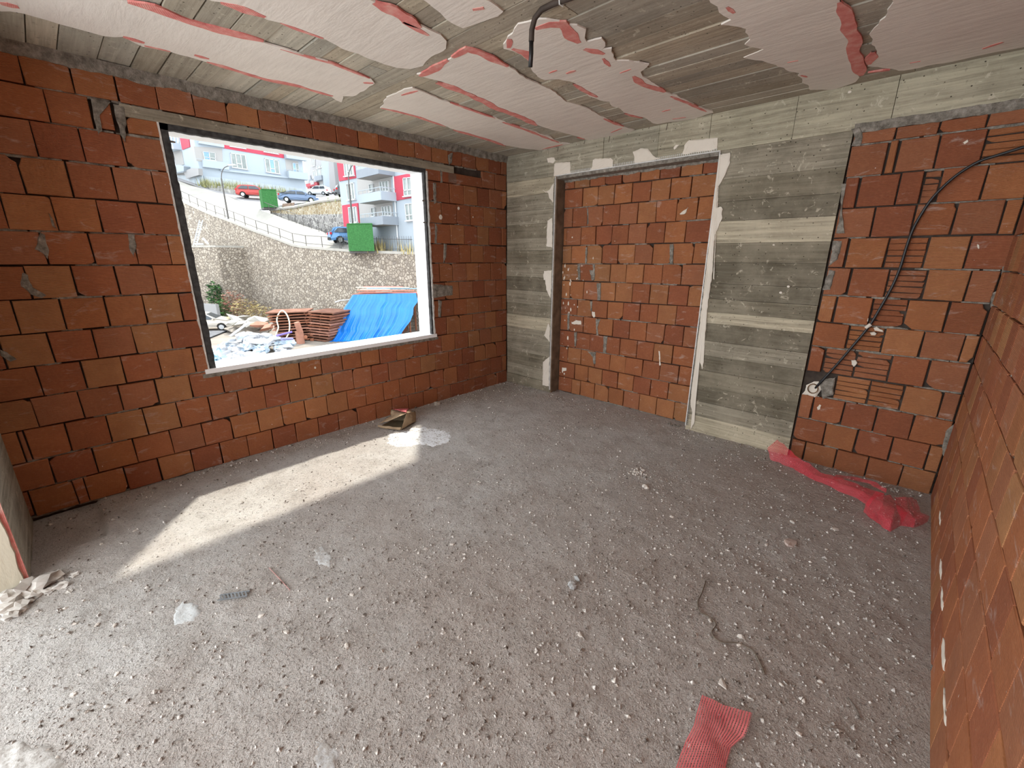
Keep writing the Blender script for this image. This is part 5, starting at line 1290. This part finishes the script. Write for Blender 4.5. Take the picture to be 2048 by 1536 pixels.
# ---- street lamps
def lamp(px_list, d, label):
    pts = [at(px, py, d) for px, py in px_list]; t = thing('street_lamp', label, 'street lamp', pts[0])
    base = pts[0]; mb = MB(); mb.tube([base-Vector((0, 0, .3)), Vector((base.x, base.y, pts[1].z))], [.09, .075], 8); mb.build('pole', M_RAIL, t)
    off = Vector((pts[1].x-base.x, pts[1].y-base.y, 0)); q = [p-off for p in pts[1:-1]]
    mb = MB(); mb.tube(spline(q, 4), .045, 8); mb.build('arm', M_RAIL, t)
    h0 = q[-1]; h1 = pts[-1]-off; dd = (h1-h0).normalized(); s_ = dd.cross(Vector((0, 0, 1))).normalized(); mb = MB(); u_ = s_.cross(dd)
    mb.prism([h0-s_*.10, h0+s_*.10, h1+s_*.16, h1-s_*.16], u_*.12); mb.build('lamp_head', M_UPVC, t)
lamp([(458, 444), (442, 361), (443, 349), (448, 340), (456, 336.5), (469, 335.5)], 48.5, 'curved dark street lamp standing on the wall in front of the left building')
lamp([(711, 504), (698.5, 375), (698, 358), (701, 345), (707, 335), (717, 330)], 38.2, 'curved street lamp standing in front of the large green shelter')

# ---- cars
M_TYRE = flat('tyre_rubber', (.02, .02, .02), .8, .2, 20); M_RIM = flat('alloy_rim', (.55, .56, .57), .35, .1, 20, .7)
M_CGLASS = flat('car_glass', (.035, .045, .055), .12, .2, 4, spec=.6); M_TAIL = flat('tail_light', (.45, .015, .02), .3, .1, 10); M_HEAD = flat('head_light', (.75, .78, .8), .2, .1, 10)
def car(kind, paint, p, ang, label, L=4.3):
    t = thing('car', label, 'car', p); t.rotation_euler.z = ang
    R = Matrix.Rotation(ang, 4, 'Z'); R.translation = p
    s = L/4.3; w = .88
    arch = lambda cx: [(cx+.37*math.cos(a), .30+.37*math.sin(a)) for a in [math.pi*(1-k/6) for k in range(7)]]
    top = {'hatch': [(-2.12, .45), (-2.10, .85), (-2.02, 1.0), (-1.80, 1.38), (-1.5, 1.47), (-.2, 1.50), (.25, 1.44), (1.05, 1.02), (1.85, .88), (2.10, .70), (2.15, .42)],
           'sedan': [(-2.15, .45), (-2.14, .85), (-2.02, .98), (-1.55, 1.04), (-.95, 1.36), (-.5, 1.44), (.1, 1.44), (.45, 1.36), (1.10, 1.0), (1.85, .88), (2.10, .70), (2.15, .42)],
           'suv': [(-2.12, .55), (-2.14, .95), (-2.06, 1.10), (-1.88, 1.55), (-1.6, 1.68), (-.1, 1.70), (.3, 1.62), (.95, 1.18), (1.80, 1.08), (2.08, .90), (2.12, .50)]}[kind]
    belt = 1.12 if kind == 'suv' else .95
    out = [(x*s, z) for x, z in top]+[(2.0*s, .25)]+[(x, z) for x, z in arch(1.32*s)[::-1]]+[(x, z) for x, z in arch(-1.30*s)[::-1]]+[(-2.0*s, .25)]
    hw = lambda z: w-(max(0, z-belt)*.38)-(.05 if z < .4 else 0)
    mb = MB(); n = len(out)
    for sd in (1, -1):
        for x, z in out: mb.v.append((x, sd*hw(z)*(1-.05*abs(x/2.15/s)**6), z))
    for k in range(n): k2 = (k+1) % n; mb.f.append([k, k2, n+k2, n+k])
    mb.f.append(list(range(n))); mb.f.append([n+k for k in range(n)][::-1])
    def put(mb, name, mat, par=t, sm=False):
        me_o = mb.build(name, mat, None, sm); me_o.data.transform(R); me_o.parent = par
        if par is t: me_o.matrix_parent_inverse = R.inverted()
        return me_o
    body = put(mb, 'body', paint)
    zr = max(z for x, z in top); roof = [(x, z) for x, z in top if z > belt]
    xa, xb = min(x for x, z in roof)*s, max(x for x, z in roof)*s
    r0, r1 = sorted([x for x, z in roof if z > zr-.12])[0]*s, sorted([x for x, z in roof if z > zr-.12])[-1]*s
    cut = [xa+.18, (r0+r1)/2+.05, xb-.12] if True else 0
    zlo, zhi = belt+.03, zr-.13
    for sd in (1, -1):
        segs = [((cut[0]+.02, zlo), (cut[1]-.05, zlo), (cut[1]-.05, zhi), (r0+.12, zhi)), ((cut[1]+.05, zlo), (cut[2]-.05, zlo), (r1+.02, zhi), (cut[1]+.05, zhi))]
        for sg_ in segs:
            mb = MB(); q = [Vector((x, sd*(hw(z)+.002), z)) for x, z in sg_]; mb.prism(q, Vector((0, sd*.012, 0))); put(mb, 'side_window', M_CGLASS, body).matrix_parent_inverse = Matrix.Identity(4)
    def screen(x0, z0, x1, z1, name):
        mb = MB(); h0, h1 = hw(z0)-.08, hw(z1)-.08; q = [Vector((x0, -h0, z0)), Vector((x0, h0, z0)), Vector((x1, h1, z1)), Vector((x1, -h1, z1))]
        nn = (q[1]-q[0]).cross(q[2]-q[1]).normalized(); nn = nn if nn.z > 0 else -nn
        mb.prism([p_-nn*.01 for p_ in q], nn*.03); put(mb, name, M_CGLASS, body).matrix_parent_inverse = Matrix.Identity(4)
    f = sorted([(x*s, z) for x, z in top if x > 0]); front_hi = [q for q in f if q[1] > zr-.1][-1]; front_lo = [q for q in f if q[1] < belt+.12][0]
    screen(front_lo[0]-.05, front_lo[1]+.03, front_hi[0]+.05, front_hi[1]-.03, 'windscreen')
    g = sorted([(x*s, z) for x, z in top if x < 0]); back_hi = [q for q in g if q[1] > zr-.14][0]; back_lo = [q for q in g if q[1] >= belt][0]
    screen(back_lo[0]+.03, back_lo[1]+.04, back_hi[0]-.02, back_hi[1]-.03, 'rear_window')
    for sd in (1, -1):
        mb = MB(); mb.box((-2.06*s, sd*(w-.16), .88), (.16, .30, .20)); put(mb, 'tail_light', M_TAIL)
        mb = MB(); mb.box((2.0*s, sd*(w-.18), .70), (.26, .32, .15)); put(mb, 'headlight', M_HEAD)
        mb = MB(); mb.box((.80*s, sd*(w+.08), belt+.03), (.12, .16, .11)); put(mb, 'mirror', paint)
    for x in (1.32*s, -1.30*s):
        for sd in (1, -1):
            mb = MB(); mb.tube([Vector((x, sd*(w-.20), .31)), Vector((x, sd*(w+.01), .31))], .315, 18); wh = put(mb, 'wheel', M_TYRE)
            mb = MB(); mb.tube([Vector((x, sd*(w-.02), .31)), Vector((x, sd*(w+.025), .31))], .20, 10); put(mb, 'rim', M_RIM, wh).matrix_parent_inverse = Matrix.Identity(4)
    mb = MB(); mb.box((-2.1*s, 0, .42), (.10, 1.4, .22)); put(mb, 'bumper', M_TYRE)
    return t
P_ = lambda n, c: flat(n, c, .3, .04, 2, .15, .6)
car('hatch', P_('silver_beige_paint', (.50, .46, .40)), at(415, 659, 37.2)+Vector((0, 0, -.02)), math.radians(62), 'silver-beige hatchback parked in the yard at the left window edge')
car('hatch', P_('red_paint', (.36, .035, .03)), at(512, 396, 57.2), math.radians(60), 'red hatchback parked behind the small green shelter')
car('sedan', P_('blue_grey_paint', (.13, .19, .30)), at(600, 406.5, 54.5), math.radians(62), 'blue-grey saloon car parked on the terrace above tan wall', 4.6)
car('suv', P_('white_paint', (.74, .76, .78)), at(638, 391.5, 82), math.radians(-140), 'white estate car parked below the maroon shop sign')
car('hatch', P_('charcoal_paint', (.09, .095, .10)), at(708, 397, 52.5), math.radians(75), 'charcoal car half hidden by the crimson corner of the right block')
car('hatch', P_('mid_blue_paint', (.10, .24, .46)), at(706, 487.5, 41.5), math.radians(75), 'blue car half hidden behind the large green shelter')
# motorbike behind the fence
bk = at(757, 494, 40.5); mt = thing('motorbike', 'dark parked motorbike standing by the white block behind fence', 'motorbike', bk)
for dx in (-.55, .55):
    c = bk+Vector((dx*.8, dx*.5, .32)); mb = MB(); n = 14; ring = [c+Vector((.8*math.cos(2*math.pi*k/n)*.3, .5*math.cos(2*math.pi*k/n)*.3, math.sin(2*math.pi*k/n)*.3)) for k in range(n+1)]; mb.tube(ring, .06, 6, False); mb.build('wheel', M_TYRE, mt)
mb = MB(); mb.lump(bk+Vector((0, 0, .62)), (.55, .30, .28), 3, 2, .4); mb.build('body', flat('dark_fairing', (.05, .05, .06), .4), mt, True)
mb = MB(); mb.lump(bk+Vector((-.25, -.15, .86)), (.36, .22, .10), 5, 2, .2); mb.build('seat', M_TYRE, mt, True)
mb = MB(); mb.tube([bk+Vector((.35, .0, .7)), bk+Vector((.30, .05, 1.15)), bk+Vector((.15, -.25, 1.2))], .035, 6); mb.tube([bk+Vector((.30, .05, 1.15)), bk+Vector((.42, .32, 1.2))], .035, 6); mb.build('handlebar', M_RAIL, mt)
mb = MB(); mb.lump(bk+Vector((-.5, -.3, 1.05)), (.25, .22, .22), 8, 1, .2); mb.build('top_box', M_TYRE, mt)

# ---- planting
def leafball(name, c, rad, nleaf, size, mat, parent, sd, squash=1.0):
    r = random.Random(sd); mb = MB()
    for k in range(nleaf):
        v = Vector((r.gauss(0, 1), r.gauss(0, 1), r.gauss(0, 1))); v.normalize(); v *= r.uniform(.5, 1.0); p = Vector(c)+Vector((v.x*rad[0], v.y*rad[1], v.z*rad[2]))
        R = Matrix.Rotation(r.uniform(0, 6.28), 3, 'Z') @ Matrix.Rotation(r.uniform(-1.2, 1.2), 3, 'X'); s_ = size*r.uniform(.6, 1.3)
        mb.face([p+R @ Vector((-s_, 0, 0)), p+R @ Vector((0, -s_*.4, .1*s_)), p+R @ Vector((s_, 0, 0)), p+R @ Vector((0, s_*.4, .1*s_))])
    return mb.build(name, mat, parent, fix=False)
M_LEAF = flat('green_leaves', (.07, .17, .05), .8, .5, 3); M_DKLEAF = flat('dark_leaves', (.03, .07, .03), .85, .5, 3); M_DRY = flat('dry_grass', (.44, .36, .16), .9, .35, 3); M_TWIG = flat('dry_twigs', (.26, .19, .13), .9, .4, 3); M_RLEAF = flat('reddish_leaves', (.30, .13, .10), .9, .4, 3)
def shrub(px, py, d, rad, mats, label, sd, n=260, size=.16, ground=None):
    p = at(px, py, d); 
    if ground is not None: p.z = ground
    t = thing('shrub', label, 'shrub', p, None)
    for i, m in enumerate(mats): leafball('foliage', p+Vector((0, 0, rad[2]*.9)), rad, n, size, m, t, sd+i)
    mb = MB(); r = random.Random(sd)
    for k in range(6): mb.tube([p+Vector((0, 0, -.05)), p+Vector((r.uniform(-1, 1)*rad[0]*.6, r.uniform(-1, 1)*rad[1]*.6, rad[2]*1.3))], .03, 5)
    mb.build('stems', M_TWIG, t)
shrub(440, 632, 47.0, (.8, .9, 1.9), [M_DKLEAF, M_LEAF], 'dark green shrub in the corner of the retaining wall', 1, 300, .2, ZY)
shrub(452, 640, 45.5, (.9, .9, 1.0), [M_LEAF], 'bright green bush at foot of the stone wall', 2, 350, .16, ZY)
shrub(472, 640, 45.5, (1.3, 1.2, 1.5), [M_TWIG, M_RLEAF], 'reddish dry shrub at foot of the stone wall', 3, 260, .15, ZY)
shrub(495, 640, 44.6, (1.5, 1.3, 1.1), [M_TWIG, M_DRY], 'brown dry shrub behind the rubble heap', 4, 280, .15, ZY)
shrub(522, 640, 43.5, (1.2, 1.2, .8), [M_TWIG, M_DRY], 'low straw-coloured shrub right of the brown dry one', 5, 220, .14, ZY)
def tufts(pts, label, sd, mats, h=.7, spread=.35, n=24, nm='grass'):
    r = random.Random(sd); mb = MB()
    for p in pts:
        for k in range(n):
            b = p+Vector((r.gauss(0, spread), r.gauss(0, spread), 0)); tip = b+Vector((r.gauss(0, .18), r.gauss(0, .18), h*r.uniform(.5, 1.2))); w_ = Vector((r.uniform(-.05, .05), r.uniform(-.05, .05), 0)); mb.face([b-w_-Vector((0, 0, .2)), b+w_-Vector((0, 0, .2)), tip])
    o = mb.build(nm, mats, None, fix=False); tag(o, label, 'grass', kind='stuff')
tufts([copz(px)-wn*.5 for px in range(728, 760, 4)]+[copz(px)-wn*.6 for px in range(798, 850, 5)], 'dry yellow grass growing along the iron fence', 3, M_DRY, 1.0, .5, 26)
tufts([a-Vector((.5, 0, .05)) for a in [pw1[i].lerp(pw1[i+1], k/9) for i in range(len(pw1)-1) for k in range(9)]], 'mixed green and dry plants on the planter wall', 5, flat('planter_plants', (.24, .24, .11), .9, .6, 1.5), 1.0, .35, 16, 'planter_plants')
tufts([tw[i].lerp(tw[i+1], k/5)-sn*.6 for i in range(1, len(tw)-1) for k in range(5)], 'sparse weeds on top of the tan terrace wall', 7, flat('weeds', (.25, .30, .12), .9, .5, 1.5), .55, .3, 5, 'weeds')
# young tree in a stone planter at the right edge
tp = at(812, 490, 39.5); tr = thing('small_tree', 'slim bare tree with tan crown in stone ring by the white block', 'tree', tp)
mb = MB(); mb.tube([tp, tp+Vector((.05, 0, 1.2)), tp+Vector((-.05, .05, 2.2)), tp+Vector((.1, 0, 3.0))], [.22, .18, .10, .04], 8); mb.build('trunk', flat('pale_bark', (.50, .42, .34), .9, .2, 3), tr)
leafball('crown', tp+Vector((.1, .1, 2.1)), (.75, .75, .28), 240, .14, flat('tan_leaves', (.48, .30, .16), .9, .4, 3), tr, 9)
mb = MB(); r_ = random.Random(3)
for k in range(9): a = k/9*6.28; mb.lump(tp+Vector((.9*math.cos(a), .9*math.sin(a), .2)), (.36, .36, .38), k, 1, .4)
mb.build('stone_ring', M_RUBBLE, tr)
mb = MB(); sp_ = at(553+20, 411, 49.3); mb.prism([at(564, 414, 49.4), at(588, 411, 48.6), at(589, 405, 48.6), at(565, 407.5, 49.4)], -sn*.8); tag(mb.build('planter_box', flat('rusty_brown_boards', (.17, .12, .09), .9, .4, 4)), 'dark brown planter box at corner of the tan wall', 'planter')

# ---- buttress with ladder
b0, b1 = at(374, 497, 46.5), at(432.5, 492.5, 45.2); bz = (b0.z+b1.z)/2; bd = (b1-b0); bd.z = 0
b0 = b0-bd*.6; mb = MB(); mb.prism([Vector((b0.x, b0.y, ZY-.2)), Vector((b1.x, b1.y, ZY-.2)), Vector((b1.x, b1.y, bz)), Vector((b0.x, b0.y, bz))], -wn*5.0)
bt = struct(mb.build('retaining_wall_step', M_RUBBLE), 'lower stone step of the retaining wall with grey ladder on it')
mb = MB(); mb.prism([Vector((b0.x, b0.y, bz))+wn*.08, Vector((b1.x, b1.y, bz))+wn*.08, Vector((b1.x, b1.y, bz))-wn*5, Vector((b0.x, b0.y, bz))-wn*5], Vector((0, 0, .2))); mb.build('coping', M_COPING, bt)
la, lb2 = at(390, 493, 47.2), at(402, 441, 49.0); la.z = bz+.2; ld = thing('ladder', 'light blue-grey ladder leaning on the stone wall', 'ladder', la); sx = bd.normalized()*.24; M_LAD = flat('blue_grey_aluminium', (.42, .50, .58), .5, .1, 5)
for s_ in (-1, 1): mb = MB(); mb.tube([la+sx*s_, lb2+sx*s_], .05, 6); mb.build('stile', M_LAD, ld)
for k in range(1, 12): p = la.lerp(lb2, k/12); mb = MB(); mb.tube([p-sx, p+sx], .035, 6); mb.build('rung', M_LAD, ld)
for i, (x0, y0, x1, y1) in enumerate(((391, 492.5, 407, 491.5), (408, 486, 417, 491.5))):
    a, b = at(x0, y0, 46.0), at(x1, y1, 46.0); a.z = bz+.34+(.6 if i else 0); b.z = bz+.34; mb = MB(); mb.tube([a, b], .10, 8); tag(mb.build('plastic_pipe', M_UPVC), ('white pipe lying flat on the stone step by the ladder', 'short white pipe propped on the stone step')[i], 'pipe')

# ---- yard: stacked rusty sheets, tarpaulin shed, rubbish sacks, rubble
def gp(px, py): return hit(px, py, 2, ZY)
M_RUST = flat('rusty_brown_sheet', (.26, .105, .060), .85, .35, 2.2); M_RUST2 = flat('dark_rusty_sheet', (.185, .085, .055), .85, .3, 2.2); M_RUST3 = flat('pinkish_rusty_sheet', (.34, .165, .115), .85, .25, 2.0)
za7 = lambda x, y: (540+x/11.378, 570+y/11.378)
base = gp(*za7(980, 1310)); dS = (base-CAM).dot(CF)
ex = (at(690, 680, dS)-at(560, 680, dS)); ex.z = 0; exn = ex.normalized(); eyn = Vector((-exn.y, exn.x, 0)); eyn = eyn if eyn.dot(base-CAM) > 0 else -eyn
st = thing('formwork_stack', 'tall stack of rusty brown formwork sheets in the yard', 'stack', base)
r = random.Random(4); zc_ = ZY; nL = 11
pc = at(625, 690, dS+1.6); pc.z = 0
for k in range(nL):
    h_ = .205; t_ = k/(nL-1); wd = 3.6+1.0*t_; zc_ = ZY+k*h_
    for half in (0, 1):
        # two bundles side by side; each sheet is slightly tipped and twisted
        cx = -wd*.30 if half == 0 else wd*.36; L2 = wd*(.62 if half == 0 else .50)
        ang = r.uniform(-.10, .10)+(.30 if half == 0 else -.34); c = pc+exn*(cx+r.uniform(-.06, .06))+Vector((0, 0, zc_+h_*.5)); R = Matrix.Rotation(math.atan2(exn.y, exn.x)+ang, 3, 'Z') @ Matrix.Rotation(r.uniform(-.025, .025)+(.03 if half else -.03), 3, 'Y')
        mb = MB(); mb.box(c, (L2, 2.2, .075), R)
        for e in (-1, 0, 1): mb.box(c+R @ Vector((e*L2*.42, 0, -.08)), (.09, 1.9, .10), R)
        mb.build('formwork_sheet', (M_RUST, M_RUST2, M_RUST3)[r.randrange(3)], st)
# bricks and offcuts in front of the stack
for i in range(16):
    p = gp(*za7(r.uniform(560, 990), r.uniform(1180, 1330))); lv = r.randrange(3)
    mb = MB(); mb.box(p+Vector((0, 0, .1+lv*.19)), (.24, .22, .19), Matrix.Rotation(r.uniform(0, 3), 3, 'Z')); tag(mb.build('loose_block', (M_RUST3, M_RUST)[i % 2]), 'loose clay block heaped before the rusty formwork stack', 'block', 'loose clay blocks by the formwork stack')
p = gp(*za7(700, 1330)); mb = MB(); mb.box(p+Vector((0, 0, 1.2)), (.36, .30, .75), Matrix.Rotation(.2, 3, 'X')); mb.box(p+Vector((0, 0, .45)), (.5, .4, .9)); tag(mb.build('block_pillar', M_RUST3), 'upright reddish block standing on end before the formwork stack', 'block')
# blue tarpaulin draped over a shed frame
def tarp():
    q = lambda x, y: (660+x/10.24, 560+y/10.24)
    b0 = gp(*q(200, 1230)); d0 = (b0-CAM).dot(CF)
    t = thing('tarpaulin', 'bright blue tarpaulin draped over a covered pile in the yard', 'tarpaulin', b0)
    tl, tr_ = at(*q(465, 300), d0+1.0), at(*q(1760, 265), d0+1.0); zt3 = (tl.z+tr_.z)/2
    bl, br = at(*q(40, 1260), d0-.6), at(*q(1480, 1060), d0-.2); bl.z = ZY+.02
    rows = []; nu, nv = 120, 30
    def prof(v, side):                   # outline read from the photograph
        Lp = [(465, 300), (380, 440), (270, 600), (265, 720), (120, 1025), (150, 1085), (40, 1260), (0, 1420)]; Rp = [(1760, 265), (1800, 440), (1710, 560), (1700, 700), (1640, 850), (1560, 950), (1480, 1060), (1380, 1250)]
        P = Lp if side == 0 else Rp; k = v*(len(P)-1); a = min(int(k), len(P)-2); f = k-a
        return (P[a][0]+(P[a+1][0]-P[a][0])*f, P[a][1]+(P[a+1][1]-P[a][1])*f)
    mb = MB(); 
    for j in range(nv+1):
        v = j/nv; L_ = prof(v, 0); R_ = prof(v, 1)
        for i in range(nu+1):
            u = i/nu; x = L_[0]+(R_[0]-L_[0])*u; y = L_[1]+(R_[1]-L_[1])*u
            fold = (.16*abs(math.sin(u*31+.6*v+1.5*math.sin(u*9)))+.09*abs(math.sin(u*67-.8*v+2*math.sin(u*5)))+.10*mnoise.noise(Vector((u*22, v*1.2, 0))))*(.30+.6*v)
            p = at(*q(x, y), d0+.9-1.3*v-fold)
            if p.z < ZY+.02: p.z = ZY+.02
            mb.v.append(tuple(p))
    Wd = nu+1
    for j in range(nv):
        for i in range(nu): a = j*Wd+i; mb.f.append([a, a+1, a+Wd+1, a+Wd])
    cl = mb.build('draped_sheet', flat('blue_tarpaulin', (.007, .165, .58), .4, .12, 1.2, spec=.5), t, True, fix=False)
    # top of the pile under the sheet, so the shed is a solid thing
    up_ = Vector((0, 0, -.05)); dep = CF.copy(); dep.z = 0; dep.normalize(); dep *= 3.0
    a, b = at(*q(450, 300), d0+.9), at(*q(1750, 275), d0+.9); a.z = b.z = zt3-.02
    mb = MB(); mb.prism([a, b, b+dep, a+dep], Vector((0, 0, -.10))); mb.build('roof_boards', M_RUST3, t)
    for e in (a, b, a+dep, b+dep): mb = MB(); e2 = e.lerp((a+b+dep)*.5, .28); mb.tube([Vector((e2.x, e2.y, ZY-.1)), Vector((e2.x, e2.y, zt3-.1))], .08, 6); mb.build('prop', M_RUST, t)
    b3 = a.lerp(b, .72); a3 = a.lerp(b, .08); mb = MB(); mb.prism([a3+dep*.15+Vector((0,0,-.1)), b3+dep*.15+Vector((0,0,-.1)), Vector((b3.x,b3.y,ZY))+dep*.15, Vector((a3.x,a3.y,ZY))+dep*.15], dep*.7); mb.build('covered_pile', M_RUST2, t)
    cs = [(.62, .24, .20), (.70, .62, .50), (.66, .36, .28), (.72, .70, .66), (.55, .22, .16), (.66, .58, .48), (.30, .48, .66)]
    rr = random.Random(8)
    for k in range(9):
        x0 = rr.uniform(-.03, .5); x1 = rr.uniform(.55, 1.06); o = dep*rr.uniform(-.02, .8); pa, pb_ = a.lerp(b, x0)+o, a.lerp(b, x1)+o; z_ = zt3+.05+.045*k; pa.z = pb_.z = z_; w_ = dep*.10; mb = MB(); mb.prism([pa, pb_, pb_+w_, pa+w_], Vector((0, 0, .05)))
        tag(mb.build('roof_plank', flat('plank_paint', cs[k % 7], .85, .15, 2)), 'long thin weathered plank lying on top of the blue tarpaulin shed', 'plank', 'planks on the tarpaulin shed')
    pa, pb_ = at(*q(100, 455), d0+.6), at(*q(400, 405), d0+1.2); mb = MB(); mb.tube([pa, pa.lerp(pb_, .4)+Vector((0, 0, .07)), pb_], .05, 6); tag(mb.build('plastic_pipe', M_UPVC), 'white pipe sticking out at left of the blue tarpaulin', 'pipe')
tarp()
# heap of sacks: each sack its own object, heaped on the yard
M_SACK = [flat('white_sack', (.35, .36, .38), .8, .10, 3), flat('bluish_sack', (.30, .37, .44), .8, .12, 3), flat('lilac_sack', (.33, .325, .38), .8, .10, 3), flat('pale_blue_plastic', (.27, .43, .51), .6, .15, 3)]
r = random.Random(17); za6 = lambda x, y: (370+x/8.192, 570+y/8.192)
ca = gp(*za6(1080, 1150)); ex2 = exn
nb = 0
outline = lambda x: 700+ (abs(x-1130)/650.0)**1.6*330 if x > 480 else 2000
while nb < 95:
    x = r.uniform(430, 1790); ytop = 720+330*max(0, (1130-x)/640)**1.3 if x < 1130 else 720+240*((x-1130)/650)**1.2
    y = r.uniform(ytop+30, 1260)
    if y > 1265 or x < 430+max(0, (1000-y))*.8: continue
    # higher in the picture = higher on the heap and further back
    f = (y-ytop)/(1300-ytop); foot = gp(x/8.192+370, 570+1330/8.192); dd = (foot-CAM).dot(CF)
    p = at(370+x/8.192, 570+y/8.192, dd+2.6*(1-f)); 
    if p.z < ZY+.1: p.z = ZY+.12
    s_ = r.uniform(.30, .62); mb = MB(); R = Matrix.Rotation(r.uniform(0, 6.28), 3, 'Z') @ Matrix.Rotation(r.uniform(-.7, .7), 3, 'X')
    mb.lump(p, (s_, s_*.62, s_*.46), r.uniform(0, 50), 2, .9, R)
    mi = 3 if x < 620 and y > 1020 else min(2, int(abs(r.gauss(0, .9))))
    sk = mb.build('rubbish_sack', M_SACK[mi]); nb += 1
    where = 'on top of the yard heap' if f < .25 else ('low at the front of the yard heap' if f > .7 else ('in left half of the yard heap' if x < 1130 else 'in right half of the yard heap'))
    tag(sk, ('crumpled white sack ', 'crumpled bluish sack ', 'crumpled lilac-grey sack ', 'sky-blue plastic sack ')[mi]+where, 'sack', 'sacks heaped in the yard')
mb = MB(); mb.lump(Vector((ca.x, ca.y, ZY+.15)), (1.9, 1.5, .5), 3, 3, .3); tag(mb.build('rubbish_mound', M_YARD), 'earth mound under the pale sacks', 'mound')
# pipes and battens stuck in the heap
def stick(x0, y0, x1, y1, rad, mat, label, cat='batten', dz=0.0):
    f0 = gp(x0/8.192+370, 570+1250/8.192); dd = (f0-CAM).dot(CF)+dz
    a, b = at(370+x0/8.192, 570+y0/8.192, dd), at(370+x1/8.192, 570+y1/8.192, dd+.8); mb = MB(); mb.tube([a, b], rad, 6); tag(mb.build('batten', mat), label, cat)
stick(740, 840, 1050, 610, .075, M_UPVC, 'white pipe slanting up at back of the sack heap', 'pipe', 1.5); stick(460, 1100, 640, 930, .05, M_UPVC, 'white batten slanting out at left of the sack heap')
stick(700, 935, 1230, 1025, .035, M_FPINK, 'pinkish white batten lying across the sack heap'); stick(1190, 1000, 1430, 850, .05, flat('pale_teal', (.45, .62, .60), .7), 'pale teal pipe lying on the sack heap', 'pipe'); stick(1180, 1020, 1640, 950, .03, M_UPVC, 'long white rod lying on the right of the sack heap', 'rod')
M_PUR = flat('purple_plastic', (.18, .13, .42), .6)
stick(1500, 830, 1750, 768, .06, M_PUR, 'purple pipe beside the hoop in the yard', 'pipe', .6); stick(1580, 885, 1760, 880, .09, flat('indigo_bag', (.20, .20, .38), .7), 'indigo roll at right end of the sack heap', 'roll')
# pale hoop of pipe
def hoop():
    d_ = (gp(*za6(1600, 1000))-CAM).dot(CF)+1.0; px = [za6(*p) for p in ((1480, 845), (1510, 760), (1530, 690), (1505, 580), (1530, 480), (1590, 420), (1650, 460), (1700, 560), (1715, 680), (1700, 790), (1650, 880))]
    mb = MB(); mb.tube(spline([at(x, y, d_) for x, y in px], 4), .05, 8); tag(mb.build('pipe_hoop', flat('cream_pipe', (.72, .66, .52), .6, .05, 3), None, True), 'cream plastic pipe bent into a tall hoop left of formwork', 'pipe')
hoop()
# dark skip, rubble slabs, slab fence behind the car
def skip():
    a, b, c = at(*za6(345, 1010), 33.5), at(*za6(650, 740), 36.5), at(*za6(345, 800), 36.5)
    base = gp(*za6(450, 1180)); e1 = (at(*za6(690, 760), 36)-at(*za6(420, 1030), 33)); e1.z = 0; e2 = (at(*za6(350, 790), 36)-at(*za6(650, 760), 36)); e2.z = 0; e2 = e2.normalized()*2.6
    o = at(*za6(420, 1030), 33.2); zt4 = o.z; t = thing('waste_skip', 'open dark grey metal skip at left of the sack heap', 'skip', Vector((o.x, o.y, ZY)))
    M_SK = flat('dark_skip_steel', (.10, .105, .115), .7, .3, 2); P0 = o; P1 = o+e1; P2 = o+e1+e2; P3 = o+e2
    for nm, A1, B1, inn in (('side_wall', P0, P1, e2), ('end_wall', P1, P2, -e1), ('side_wall', P2, P3, -e2), ('end_wall', P3, P0, e1)):
        mb = MB(); n_ = inn.normalized()*.08; mb.prism([Vector((A1.x, A1.y, ZY+.1)), Vector((B1.x, B1.y, ZY+.1)), Vector((B1.x, B1.y, zt4)), Vector((A1.x, A1.y, zt4))], n_); w_ = mb.build(nm, M_SK, t)
        mb = MB(); mb.tube([Vector((A1.x, A1.y, zt4)), Vector((B1.x, B1.y, zt4))], .07, 6); mb.build('rim', M_PLINTH, w_)
    mb = MB(); mb.prism([Vector((p.x, p.y, ZY)) for p in (P0, P1, P2, P3)], Vector((0, 0, .12))); mb.build('base_plate', M_SK, t)
skip()
rr = random.Random(23)
for i, (x, y, s_, m) in enumerate(((830, 560, 1.0, M_COPING), (960, 540, .8, M_COPING), (1210, 580, 1.1, M_COPING), (1150, 560, .9, M_COPING), (900, 640, .8, M_COPING), (1180, 650, .9, M_RUST3), (1330, 700, .8, M_RUST3), (760, 620, .7, M_COPING), (1060, 640, .7, M_COPING), (700, 545, .5, M_DRY), (1000, 610, .6, M_COPING))):
    p = gp(*za6(x, y+170)); p.z = ZY+.3+rr.uniform(0, .5); pz = at(*za6(x, y), (p-CAM).dot(CF)); pz.z = max(pz.z, ZY+.25); mb = MB(); mb.lump(pz, (s_*.9, s_*.6, s_*.30), 40+i, 1, 1.0, Matrix.Rotation(rr.uniform(0, 3), 3, 'Z') @ Matrix.Rotation(rr.uniform(-.5, .5), 3, 'X'))
    tag(mb.build('rubble_slab', m), 'broken slab in the rubble heap behind the sacks', 'rubble', 'broken slabs in the rubble heap')
p = gp(*za6(1050, 760)); mb = MB(); mb.lump(Vector((p.x, p.y, ZY+.1)), (2.0, 1.6, .6), 9, 3, .4); tag(mb.build('rubble_mound', M_YARD), 'earth and rubble mound behind the sacks', 'mound')
q0, q1 = at(*za6(200, 330), 45), at(*za6(500, 320), 44); mb = MB(); mb.prism([Vector((q0.x, q0.y, ZY)), Vector((q1.x, q1.y, ZY)), Vector((q1.x, q1.y, q1.z)), Vector((q0.x, q0.y, q1.z))], -wn*.3); tag(mb.build('low_screen', M_FPINK), 'low pale masonry screen behind the silver car', 'screen')
